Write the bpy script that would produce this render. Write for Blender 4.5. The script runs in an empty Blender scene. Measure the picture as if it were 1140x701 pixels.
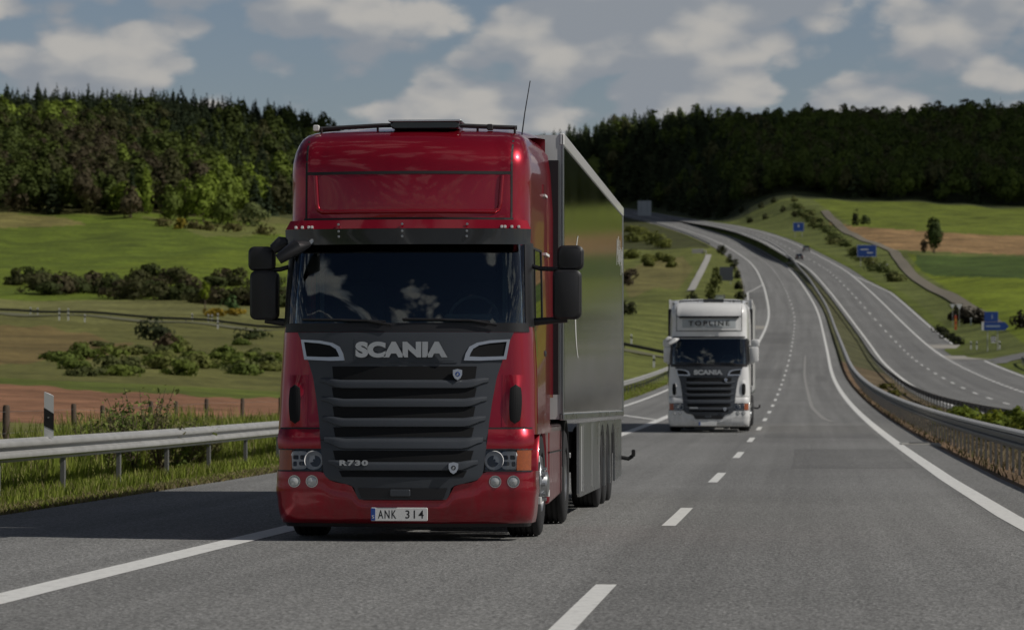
import bpy, bmesh, math, random
import numpy as np
from mathutils import Vector, Matrix
R = math.radians
S = bpy.context.scene
COL = S.collection
random.seed(7)
RNG = np.random.default_rng(11)

# ------------------------------------------------------------------ camera
F_PX, CX, CY, CAM_H = 3855.0, 570.0, 350.5, 1.29
PSI = math.atan(298.0 / F_PX)
PIT = math.atan(98.5 / F_PX)
cam_data = bpy.data.cameras.new('camera')
cam = bpy.data.objects.new('camera', cam_data)
COL.objects.link(cam)
cam.location = (0, 0, CAM_H)
cam.rotation_euler = (R(90) + PIT, 0, PSI)
cam_data.sensor_width = 36.0
cam_data.lens = F_PX / 1140.0 * 36.0
cam_data.clip_start = 0.5
cam_data.clip_end = 12000
cam_data.dof.use_dof = True
cam_data.dof.focus_distance = 34.0
cam_data.dof.aperture_fstop = 4.8
S.camera = cam

# ------------------------------------------------------------------ world
SUN_EL = R(42)
SUN_AZ = R(101.3)          # clockwise from +Y
sun_dir = Vector((math.sin(SUN_AZ) * math.cos(SUN_EL), math.cos(SUN_AZ) * math.cos(SUN_EL), math.sin(SUN_EL)))
W = bpy.data.worlds.new('World'); S.world = W
W.use_nodes = True
W.cycles.sampling_method = 'MANUAL'; W.cycles.sample_map_resolution = 512
nt = W.node_tree
for n in list(nt.nodes): nt.nodes.remove(n)
def N(tree, typ, **kw):
    n = tree.nodes.new(typ)
    for k, v in kw.items():
        if k == 'inp':
            for a, b in v.items(): n.inputs[a].default_value = b
        else: setattr(n, k, v)
    return n
wo = N(nt, 'ShaderNodeOutputWorld')
bg = N(nt, 'ShaderNodeBackground')
bg.inputs['Strength'].default_value = 0.066
sky = N(nt, 'ShaderNodeTexSky')
sky.sky_type = 'NISHITA'; sky.sun_disc = False
sky.sun_elevation = SUN_EL; sky.sun_rotation = SUN_AZ
sky.air_density = 1.0; sky.dust_density = 0.6; sky.ozone_density = 1.5
L = nt.links.new
tc = N(nt, 'ShaderNodeTexCoord')
def math_node(op, a, b=None, clamp=False):
    m = N(nt, 'ShaderNodeMath', operation=op, use_clamp=clamp)
    for i, v in enumerate((a, b)):
        if v is None: continue
        if isinstance(v, (int, float)): m.inputs[i].default_value = v
        else: L(v, m.inputs[i])
    return m.outputs[0]
def cloud_noise(off, sc, det, rough):
    m = N(nt, 'ShaderNodeMapping')
    m.inputs['Scale'].default_value = sc
    m.inputs['Location'].default_value = off
    L(warp, m.inputs['Vector'])
    t = N(nt, 'ShaderNodeTexNoise', inp={'Scale': 1.0, 'Detail': det, 'Roughness': rough, 'Lacunarity': 2.1})
    L(m.outputs['Vector'], t.inputs['Vector'])
    v = N(nt, 'ShaderNodeTexVoronoi', feature='F1', inp={'Scale': 1.7, 'Detail': 2.0, 'Roughness': 0.5, 'Lacunarity': 2.2})
    L(m.outputs['Vector'], v.inputs['Vector'])
    return math_node('ADD', math_node('MULTIPLY', t.outputs['Fac'], 0.72), math_node('MULTIPLY', math_node('SUBTRACT', 0.75, v.outputs['Distance']), 0.42))
def maprange(v, a, b, c, d, typ='SMOOTHSTEP'):
    m = N(nt, 'ShaderNodeMapRange', interpolation_type=typ)
    L(v, m.inputs[0])
    for i, x in zip((1, 2, 3, 4), (a, b, c, d)): m.inputs[i].default_value = x
    return m.outputs[0]
sep = N(nt, 'ShaderNodeSeparateXYZ'); L(tc.outputs['Generated'], sep.inputs[0])
zz_ = math_node('MAXIMUM', sep.outputs['Z'], 0.0)
wz = math_node('DIVIDE', zz_, math_node('ADD', zz_, 0.15))               # clouds look flatter and smaller near the horizon
kx = maprange(zz_, 0.13, 0.50, 14.0, 3.4)
cmb = N(nt, 'ShaderNodeCombineXYZ')
L(math_node('MULTIPLY', sep.outputs['X'], kx), cmb.inputs[0]); L(sep.outputs['Y'], cmb.inputs[1]); L(wz, cmb.inputs[2])
warp = cmb.outputs[0]
CS = (0.85, 3.1, 9.5)
OFF = (3.1, 0.1, 0.62)
n1 = cloud_noise(OFF, CS, 9, 0.56)
n2 = cloud_noise((OFF[0] + 0.10, OFF[1] - 0.02, OFF[2] + 0.20), CS, 4, 0.5)
big = cloud_noise((0.4, 2.2, 5.1), (.4, 1, 3.5), 2, 0.5)
dens = math_node('ADD', n1, math_node('MULTIPLY', math_node('SUBTRACT', big, 0.5), 0.55))
cover = maprange(sep.outputs['Z'], 0.14, 0.40, 0.0, 0.15, 'LINEAR')      # fewer clouds overhead
mask = maprange(math_node('SUBTRACT', dens, cover), 0.110, 0.205, 0.0, 1.0)
lit = maprange(math_node('SUBTRACT', n1, n2), -0.06, 0.17, 0.0, 1.0)
cc = N(nt, 'ShaderNodeMix', data_type='RGBA')
cc.inputs[6].default_value = (6.2, 6.8, 7.6, 1)     # cloud base
cc.inputs[7].default_value = (10.8, 10.5, 10.0, 1)     # sunlit tops
L(lit, cc.inputs[0])
skm = N(nt, 'ShaderNodeMix', data_type='RGBA', blend_type='MULTIPLY')
skm.inputs[0].default_value = 1.0
dk = N(nt, 'ShaderNodeMix', data_type='RGBA')                              # the clear blue deepens towards the zenith
dk.inputs[6].default_value = (1.28, 1.22, 1.30, 1); dk.inputs[7].default_value = (0.50, 0.50, 0.56, 1)
L(maprange(zz_, 0.11, 0.42, 0.0, 1.0), dk.inputs[0]); L(dk.outputs[2], skm.inputs[7])
L(sky.outputs[0], skm.inputs[6])
mx = N(nt, 'ShaderNodeMix', data_type='RGBA')
L(mask, mx.inputs[0]); L(skm.outputs[2], mx.inputs[6]); L(cc.outputs[2], mx.inputs[7])
L(mx.outputs[2], bg.inputs['Color'])
L(bg.outputs[0], wo.inputs['Surface'])

# ------------------------------------------------------------------ sun
sl = bpy.data.lights.new('sun', 'SUN')
sl.energy = 5.0; sl.angle = R(0.5); sl.color = (1.0, 0.95, 0.88)
sun = bpy.data.objects.new('sun', sl); COL.objects.link(sun)
sun.rotation_euler = sun_dir.to_track_quat('Z', 'Y').to_euler()
sun.location = (60, -20, 80)

S.view_settings.view_transform = 'Standard'
S.view_settings.look = 'None'
S.view_settings.gamma = 1.0
S.view_settings.use_curve_mapping = False
S.view_settings.exposure = -0.70
S.render.engine = 'CYCLES'
S.cycles.use_denoising = True
S.cycles.max_bounces = 6
S.cycles.transparent_max_bounces = 12
S.cycles.caustics_reflective = False
S.cycles.caustics_refractive = False

# ------------------------------------------------------------------ helpers: custom properties and mesh building
def tag(o, label=None, cat=None, group=None, kind=None):
    if label: o['label'] = label
    if cat: o['category'] = cat
    if group: o['group'] = group
    if kind: o['kind'] = kind
    return o
def thing(name, label, cat, loc=(0, 0, 0), rz=0.0, group=None):
    o = bpy.data.objects.new(name, None); COL.objects.link(o)
    o.empty_display_size = 0.2
    o.location = loc; o.rotation_euler = (0, 0, rz)
    return tag(o, label, cat, group)
def np_mesh(name, V, F, mat=None, parent=None, smooth=False, attr=None, uv=None, auto=None):
    """V (n,3) array, F list of faces or (m,k) array -> linked object"""
    me = bpy.data.meshes.new(name)
    V = np.asarray(V, dtype=np.float32)
    if isinstance(F, np.ndarray):
        m, k = F.shape
        me.vertices.add(len(V)); me.vertices.foreach_set('co', V.ravel())
        me.loops.add(m * k); me.loops.foreach_set('vertex_index', F.astype(np.int32).ravel())
        me.polygons.add(m)
        me.polygons.foreach_set('loop_start', np.arange(0, m * k, k, dtype=np.int32))
        me.update(calc_edges=True)
    else:
        me.from_pydata(V.tolist(), [], F)
    if attr is not None:
        a = me.color_attributes.new('tint', 'FLOAT_COLOR', 'POINT')
        c = np.ones((len(V), 4), dtype=np.float32); c[:, :3] = attr
        a.data.foreach_set('color', c.ravel())
    if uv is not None:
        u = me.uv_layers.new(name='uv')
        idx = np.empty(len(me.loops), dtype=np.int32); me.loops.foreach_get('vertex_index', idx)
        u.data.foreach_set('uv', np.asarray(uv, dtype=np.float32)[idx].ravel())
    if smooth or auto:
        me.polygons.foreach_set('use_smooth', np.ones(len(me.polygons), dtype=bool))
    if auto: me.set_sharp_from_angle(angle=R(auto))
    me.validate()
    o = bpy.data.objects.new(name, me); COL.objects.link(o)
    if mat:
        for mm in (mat if isinstance(mat, (list, tuple)) else [mat]): me.materials.append(mm)
    if parent: o.parent = parent
    return o

class MB:
    def __init__(self): self.V = []; self.F = []
    def add(self, V, F):
        b = len(self.V)
        self.V += [tuple(v) for v in V]
        self.F += [tuple(i + b for i in f) for f in F]
        return self
    def box(self, c, s, rz=0.0, taper=None, rx=0.0):
        x, y, z = (s[0] / 2, s[1] / 2, s[2] / 2)
        P = []
        for k, sz in enumerate((-1, 1)):
            t = taper if (taper and sz == 1) else (1, 1)
            for sx, sy in ((-1, -1), (1, -1), (1, 1), (-1, 1)):
                P.append(Vector((sx * x * t[0], sy * y * t[1], sz * z)))
        m = Matrix.Translation(c) @ Matrix.Rotation(rz, 4, 'Z') @ Matrix.Rotation(rx, 4, 'X')
        P = [m @ p for p in P]
        return self.add(P, [(3, 2, 1, 0), (4, 5, 6, 7), (0, 1, 5, 4), (1, 2, 6, 5), (2, 3, 7, 6), (3, 0, 4, 7)])
    def rbox(self, c, s, r, axis='Y', n=4):
        """box with rounded corners in the plane across the axis"""
        ax = {'X': 0, 'Y': 1, 'Z': 2}[axis]
        a, b = [i for i in range(3) if i != ax]
        hx, hz = s[a] / 2, s[b] / 2
        r = min(r, hx * .99, hz * .99)
        ring = []
        for qx, qz, a0 in ((1, 1, 0), (-1, 1, 90), (-1, -1, 180), (1, -1, 270)):
            for k in range(n + 1):
                t = R(a0 + 90 * k / n)
                ring.append((qx * (hx - r) + r * math.cos(t), qz * (hz - r) + r * math.sin(t)))
        h = s[ax] / 2; e = min(r * .35, h * .5)
        V = []; m = len(ring)
        for d, k in ((-h, e), (-h + e, 0), (h - e, 0), (h, e)):
            for p in ring:
                q = [0, 0, 0]
                q[a] = c[a] + p[0] * (1 - k / hx); q[b] = c[b] + p[1] * (1 - k / hz); q[ax] = c[ax] + d
                V.append(q)
        F = [tuple(range(m))[::-1], tuple(range(3 * m, 4 * m))]
        for j in range(3):
            for i in range(m):
                F.append((j * m + i, j * m + (i + 1) % m, (j + 1) * m + (i + 1) % m, (j + 1) * m + i))
        return self.add(V, F)
    def tube(self, pts, r, n=8, cap=True):
        pts = [Vector(p) for p in pts]
        rs = r if isinstance(r, (list, tuple)) else [r] * len(pts)
        V = []; prev = None
        for i, p in enumerate(pts):
            d = (pts[min(i + 1, len(pts) - 1)] - pts[max(i - 1, 0)]).normalized()
            u = d.orthogonal().normalized() if prev is None else (prev - d * prev.dot(d)).normalized()
            prev = u; w = d.cross(u)
            for k in range(n):
                t = 2 * math.pi * k / n
                V.append(p + (u * math.cos(t) + w * math.sin(t)) * rs[i])
        F = []
        for i in range(len(pts) - 1):
            for k in range(n):
                F.append((i * n + k, i * n + (k + 1) % n, (i + 1) * n + (k + 1) % n, (i + 1) * n + k))
        if cap: F += [tuple(range(n))[::-1], tuple(range((len(pts) - 1) * n, len(pts) * n))]
        return self.add(V, F)
    def lathe(self, prof, c=(0, 0, 0), axis='X', n=32, a0=0.0, a1=360.0):
        """prof: list of (along axis, radius)"""
        V = []; full = abs(a1 - a0) >= 359.9
        m = n if full else n + 1
        for k in range(m):
            t = R(a0 + (a1 - a0) * k / n)
            for h, r in prof:
                a, b = r * math.cos(t), r * math.sin(t)
                p = {'X': (h, a, b), 'Y': (a, h, b), 'Z': (a, b, h)}[axis]
                V.append((p[0] + c[0], p[1] + c[1], p[2] + c[2]))
        q = len(prof); F = []
        for k in range(n):
            k2 = (k + 1) % m
            for j in range(q - 1):
                F.append((k * q + j, k2 * q + j, k2 * q + j + 1, k * q + j + 1))
        return self.add(V, F)
    def prism(self, poly, a, b, axis='X'):
        """polygon in the plane across axis, from a to b along it. axis X: (y,z), Y: (x,z), Z: (x,y)"""
        n = len(poly)
        def P(p, h):
            return {'X': (h, p[0], p[1]), 'Y': (p[0], h, p[1]), 'Z': (p[0], p[1], h)}[axis]
        V = [P(p, a) for p in poly] + [P(p, b) for p in poly]
        F = [tuple(range(n))[::-1], tuple(range(n, 2 * n))]
        for i in range(n):
            F.append((i, (i + 1) % n, n + (i + 1) % n, n + i))
        return self.add(V, F)
    def build(self, name, mat, parent=None, smooth=None, bevel=0.0, loc=None):
        me = bpy.data.meshes.new(name)
        me.from_pydata(self.V, [], self.F)
        bm = bmesh.new(); bm.from_mesh(me)
        bmesh.ops.recalc_face_normals(bm, faces=bm.faces)
        bm.to_mesh(me); bm.free()
        if smooth is not None:
            me.polygons.foreach_set('use_smooth', np.ones(len(me.polygons), dtype=bool))
            me.set_sharp_from_angle(angle=R(smooth))
        o = bpy.data.objects.new(name, me); COL.objects.link(o)
        me.materials.append(mat)
        if parent: o.parent = parent
        if loc: o.location = loc
        if bevel:
            b = o.modifiers.new('bevel', 'BEVEL'); b.width = bevel; b.segments = 2
            b.limit_method = 'ANGLE'; b.angle_limit = R(40)
        return o
def copy_tree(o, parent=None):
    c = o.copy(); COL.objects.link(c); c.parent = parent
    for ch in o.children: copy_tree(ch, c)
    return c
def text_mesh(name, s, w, h, mat, parent, loc, extrude=0.006, bold=0.0, rot=(90, 0, 0), spacing=1.0):
    cu = bpy.data.curves.new(name, 'FONT'); cu.body = s
    cu.extrude = 0.03; cu.offset = bold; cu.space_character = spacing
    cu.align_x = 'CENTER'; cu.align_y = 'CENTER'
    t = bpy.data.objects.new('tmp', cu); COL.objects.link(t)
    dg = bpy.context.evaluated_depsgraph_get()
    me = bpy.data.meshes.new_from_object(t.evaluated_get(dg))
    bpy.data.objects.remove(t)
    me.name = name
    co = np.empty(len(me.vertices) * 3, dtype=np.float32); me.vertices.foreach_get('co', co)
    co = co.reshape(-1, 3)
    lo, hi = co.min(0), co.max(0)
    co = (co - (lo + hi) / 2) * np.array([w / (hi[0] - lo[0]), h / (hi[1] - lo[1]), extrude * 2 / (hi[2] - lo[2])])
    me.vertices.foreach_set('co', co.astype(np.float32).ravel())
    me.materials.clear(); me.materials.append(mat)
    o = bpy.data.objects.new(name, me); COL.objects.link(o)
    o.parent = parent; o.location = loc; o.rotation_euler = [R(a) for a in rot]
    return o

# ------------------------------------------------------------------ materials
def mat(name, color, rough=0.5, metal=0.0, spec=0.5, coat=0.0, noise=0.0, nscale=8.0, bump=0.0, bscale=40.0, rvar=0.0, coat_rough=0.03):
    m = bpy.data.materials.new(name); m.use_nodes = True
    t = m.node_tree; b = t.nodes['Principled BSDF']
    b.inputs['Base Color'].default_value = (*color, 1)
    b.inputs['Roughness'].default_value = rough
    b.inputs['Metallic'].default_value = metal
    b.inputs['Specular IOR Level'].default_value = spec
    b.inputs['Coat Weight'].default_value = coat
    b.inputs['Coat Roughness'].default_value = coat_rough
    co = N(t, 'ShaderNodeTexCoord')
    if noise or rvar:
        nz = N(t, 'ShaderNodeTexNoise', inp={'Scale': nscale, 'Detail': 5, 'Roughness': 0.6})
        t.links.new(co.outputs['Object'], nz.inputs['Vector'])
    if noise:
        x = N(t, 'ShaderNodeMix', data_type='RGBA')
        x.inputs[6].default_value = (*[c * (1 - noise) for c in color], 1)
        x.inputs[7].default_value = (*[min(1, c * (1 + noise)) for c in color], 1)
        t.links.new(nz.outputs['Fac'], x.inputs[0]); t.links.new(x.outputs[2], b.inputs['Base Color'])
    if rvar:
        q = N(t, 'ShaderNodeMapRange')
        for i, v in zip((1, 2, 3, 4), (0.3, 0.7, max(0, rough - rvar), min(1, rough + rvar))): q.inputs[i].default_value = v
        t.links.new(nz.outputs['Fac'], q.inputs[0]); t.links.new(q.outputs[0], b.inputs['Roughness'])
    if bump:
        n2_ = N(t, 'ShaderNodeTexNoise', inp={'Scale': bscale, 'Detail': 4})
        t.links.new(co.outputs['Object'], n2_.inputs['Vector'])
        bp = N(t, 'ShaderNodeBump', inp={'Strength': bump, 'Distance': 0.02})
        t.links.new(n2_.outputs['Fac'], bp.inputs['Height']); t.links.new(bp.outputs[0], b.inputs['Normal'])
    return m
def tint_mat(name, rough=0.9, noise=0.35, nscale=0.6, bump=0.0, bscale=3.0, translucent=0.0, fine=0.0, fscale=8.0, spec=0.2):
    """colour from the 'tint' attribute with procedural variation"""
    m = bpy.data.materials.new(name); m.use_nodes = True
    t = m.node_tree; b = t.nodes['Principled BSDF']; out = t.nodes['Material Output']
    at = N(t, 'ShaderNodeAttribute', attribute_name='tint')
    co = N(t, 'ShaderNodeTexCoord')
    nz = N(t, 'ShaderNodeTexNoise', inp={'Scale': nscale, 'Detail': 6, 'Roughness': 0.65})
    t.links.new(co.outputs['Object'], nz.inputs['Vector'])
    q = N(t, 'ShaderNodeMapRange')
    for i, v in zip((1, 2, 3, 4), (0.3, 0.7, 1 - noise, 1 + noise)): q.inputs[i].default_value = v
    t.links.new(nz.outputs['Fac'], q.inputs[0])
    val = q.outputs[0]
    if fine:
        nf = N(t, 'ShaderNodeTexNoise', inp={'Scale': fscale, 'Detail': 3, 'Roughness': 0.7})
        t.links.new(co.outputs['Object'], nf.inputs['Vector'])
        qf = N(t, 'ShaderNodeMapRange')
        for i, v in zip((1, 2, 3, 4), (0.3, 0.7, 1 - fine, 1 + fine)): qf.inputs[i].default_value = v
        t.links.new(nf.outputs['Fac'], qf.inputs[0])
        mm = N(t, 'ShaderNodeMath', operation='MULTIPLY')
        t.links.new(val, mm.inputs[0]); t.links.new(qf.outputs[0], mm.inputs[1]); val = mm.outputs[0]
    v = N(t, 'ShaderNodeVectorMath', operation='SCALE')
    t.links.new(at.outputs['Color'], v.inputs[0]); t.links.new(val, v.inputs['Scale'])
    t.links.new(v.outputs[0], b.inputs['Base Color'])
    b.inputs['Roughness'].default_value = rough
    b.inputs['Specular IOR Level'].default_value = spec
    if bump:
        bp = N(t, 'ShaderNodeBump', inp={'Strength': bump, 'Distance': 0.3})
        nb = N(t, 'ShaderNodeTexNoise', inp={'Scale': bscale, 'Detail': 5, 'Roughness': 0.7})
        t.links.new(co.outputs['Object'], nb.inputs['Vector'])
        t.links.new(nb.outputs['Fac'], bp.inputs['Height']); t.links.new(bp.outputs[0], b.inputs['Normal'])
    if translucent:
        tr = N(t, 'ShaderNodeBsdfTranslucent'); ms = N(t, 'ShaderNodeMixShader')
        ms.inputs[0].default_value = translucent
        t.links.new(v.outputs[0], tr.inputs['Color'])
        t.links.new(b.outputs[0], ms.inputs[1]); t.links.new(tr.outputs[0], ms.inputs[2])
        t.links.new(ms.outputs[0], out.inputs['Surface'])
    return m
def asphalt_mat(name, base=0.17, stain=True):
    m = bpy.data.materials.new(name); m.use_nodes = True
    t = m.node_tree; b = t.nodes['Principled BSDF']; lk = t.links.new
    uv = N(t, 'ShaderNodeUVMap'); co = N(t, 'ShaderNodeTexCoord')
    def nz(vec, scale, det, rough, sc=(1, 1, 1)):
        mp = N(t, 'ShaderNodeMapping'); mp.inputs['Scale'].default_value = sc
        lk(vec, mp.inputs['Vector'])
        k = N(t, 'ShaderNodeTexNoise', inp={'Scale': scale, 'Detail': det, 'Roughness': rough})
        lk(mp.outputs[0], k.inputs['Vector']); return k.outputs['Fac']
    def mr(v, a, b_, c, d):
        q = N(t, 'ShaderNodeMapRange')
        lk(v, q.inputs[0])
        for i, x in zip((1, 2, 3, 4), (a, b_, c, d)): q.inputs[i].default_value = x
        return q.outputs[0]
    def mul(a, b_):
        k = N(t, 'ShaderNodeMath', operation='MULTIPLY'); lk(a, k.inputs[0])
        if isinstance(b_, (int, float)): k.inputs[1].default_value = b_
        else: lk(b_, k.inputs[1])
        return k.outputs[0]
    streak = nz(uv.outputs[0], 1.0, 4, 0.6, (1.6, 0.012, 1))       # lengthwise wear of the lanes
    patch = nz(co.outputs['Object'], 0.09, 5, 0.65)
    speck = nz(co.outputs['Object'], 38.0, 2, 0.6)
    vor = N(t, 'ShaderNodeTexVoronoi', inp={'Scale': 42.0}); lk(co.outputs['Object'], vor.inputs['Vector'])
    vv = N(t, 'ShaderNodeSeparateColor'); lk(vor.outputs['Color'], vv.inputs[0])
    val = mul(mr(streak, 0.3, 0.7, 0.84, 1.14), mr(patch, 0.3, 0.7, 0.88, 1.10))
    val = mul(val, mr(speck, 0.25, 0.75, 0.54, 1.46))
    val = mul(val, mr(vv.outputs[0], 0.0, 1.0, 0.56, 1.50))
    grit = nz(uv.outputs[0], 1.0, 3, 0.8, (42, 9, 1))
    val = mul(val, mr(grit, 0.30, 0.70, 0.62, 1.38))
    tracks = nz(uv.outputs[0], 1.0, 2, 0.5, (.55, .004, 1)); val = mul(val, mr(tracks, 0.35, 0.65, 0.90, 1.08))
    if stain:
        sx = N(t, 'ShaderNodeSeparateXYZ'); lk(uv.outputs[0], sx.inputs[0])
    cr = N(t, 'ShaderNodeVectorMath', operation='SCALE')
    cr.inputs[0].default_value = (base * 1.0, base * 1.0, base * 0.965)
    lk(val, cr.inputs['Scale']); lk(cr.outputs[0], b.inputs['Base Color'])
    b.inputs['Roughness'].default_value = 0.82
    b.inputs['Specular IOR Level'].default_value = 0.3
    bp = N(t, 'ShaderNodeBump', inp={'Strength': 0.55, 'Distance': 0.012})
    lk(vor.outputs['Distance'], bp.inputs['Height']); lk(bp.outputs[0], b.inputs['Normal'])
    return m
def line_mat(name, col=(0.72, 0.72, 0.69)):
    m = bpy.data.materials.new(name); m.use_nodes = True
    t = m.node_tree; b = t.nodes['Principled BSDF']; lk = t.links.new
    co = N(t, 'ShaderNodeTexCoord')
    a = N(t, 'ShaderNodeTexNoise', inp={'Scale': 9.0, 'Detail': 6, 'Roughness': 0.75}); lk(co.outputs['Object'], a.inputs['Vector'])
    q = N(t, 'ShaderNodeMapRange')
    for i, v in zip((1, 2, 3, 4), (0.33, 0.52, 0.72, 1.0)): q.inputs[i].default_value = v
    lk(a.outputs['Fac'], q.inputs[0])
    v = N(t, 'ShaderNodeVectorMath', operation='SCALE'); v.inputs[0].default_value = col
    lk(q.outputs[0], v.inputs['Scale']); lk(v.outputs[0], b.inputs['Base Color'])
    b.inputs['Roughness'].default_value = 0.7
    return m
# ------------------------------------------------------------------ picture <-> place helpers
_Fv = np.array([-math.sin(PSI) * math.cos(PIT), math.cos(PSI) * math.cos(PIT), math.sin(PIT)])
_Rv = np.array([math.cos(PSI), math.sin(PSI), 0.0])
_Uv = np.cross(_Rv, _Fv)
def ray(px, py): return _Fv + (px - CX) / F_PX * _Rv - (py - CY) / F_PX * _Uv
def at(px, py, Y):
    d = ray(px, py); k = Y / d[1]
    return d[0] * k, Y, CAM_H + d[2] * k
def proj(X, Y, Z):
    P = np.stack([X, Y, Z - CAM_H], -1)
    w = P @ _Fv
    return CX + F_PX * (P @ _Rv) / w, CY - F_PX * (P @ _Uv) / w

# ------------------------------------------------------------------ the two carriageways: centre (dashed) line, distance by distance
MAIN = [(40, 756, 574), (58, 799, 531), (76, 823.4, 506.4), (94, 836.3, 490.1), (112, 845.2, 477.6), (130, 852, 467.7), (148, 856.3, 459.2),
        (166, 860.2, 452), (184, 863.5, 445.1), (202, 865.6, 439.8), (220, 868.2, 433.8), (238, 870, 428.2), (256, 871.5, 423.5), (274, 873.5, 418.5),
        (292, 875.1, 413.5), (310, 876.6, 408.0), (348, 880, 395), (396, 882, 382), (431, 883.5, 374.3), (477, 884.5, 365), (530, 885, 353),
        (570, 882.5, 341), (612, 878, 331), (680, 873, 319), (730, 867, 309), (800, 861, 300), (876, 851, 290.5), (930, 840.5, 284),
        (990, 827, 275.5), (1050, 810, 268), (1110, 796, 262.5), (1180, 780, 257.5), (1290, 755, 250), (1400, 722, 243), (1520, 690, 236), (1700, 640, 228)]
RIGHT = [(219, 1123.4, 451.6), (237, 1104.4, 445.2), (255, 1087.7, 438.8), (273, 1073.9, 433.4), (291, 1062.5, 427.4), (309, 1052, 421.8), (327, 1042.8, 416.8),
         (345, 1034.5, 412), (363, 1027, 406.8), (381, 1020.7, 402.5), (420, 1011, 394.5), (470, 1000, 383.5), (535, 979, 361), (590, 960, 339), (650, 946, 324), (710, 930, 308),
         (780, 919.3, 299), (860, 893, 284), (960, 865, 269), (1080, 836, 258.5), (1190, 806, 251.5), (1310, 776, 247), (1420, 740, 241.5), (1540, 705, 235), (1720, 655, 227.5)]
YG = np.arange(-200.0, 1702.0, 2.0)
def smooth_line(tab, pre):
    P = np.array(pre + [at(px, py, Y) for Y, px, py in tab])
    xs = np.interp(YG, P[:, 1], P[:, 0]); zs = np.interp(YG, P[:, 1], P[:, 2])
    for arr in (xs, zs):
        for it in range(4):
            k = np.ones(21) / 21
            pad = np.concatenate([2 * arr[0] - arr[10:0:-1], arr, 2 * arr[-1] - arr[-2:-12:-1]])
            sm = np.convolve(pad, k, 'valid')
            w = np.clip((YG - 55) / 60, 0, 1)
            arr[:] = arr * (1 - w) + sm * w
    return xs, zs
MX, MZ = smooth_line(MAIN, [(-1.27, -200, 0), (-1.27, 0, 0), (-1.235, 25, 0)])
_r0 = at(1123.4, 451.6, 219)
RX, RZ = smooth_line(RIGHT, [(_r0[0], -200, 0.0), (_r0[0], 60, 0.0), (_r0[0], 140, 0.25)])
fMX = lambda Y: np.interp(Y, YG, MX); fMZ = lambda Y: np.interp(Y, YG, MZ)
fRX = lambda Y: np.interp(Y, YG, RX); fRZ = lambda Y: np.interp(Y, YG, RZ)
ML, MR = -7.85, 4.65                       # asphalt edges of the near carriageway from its dashed line
RL = -4.6
def RR(Y):                                 # right asphalt edge of the far carriageway
    return np.interp(Y, [-200, 388, 402, 440, 470, 640, 700, 730, 1800], [7.9, 7.9, 4.9, 5.0, 7.6, 7.6, 5.6, 5.5, 5.5])

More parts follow.
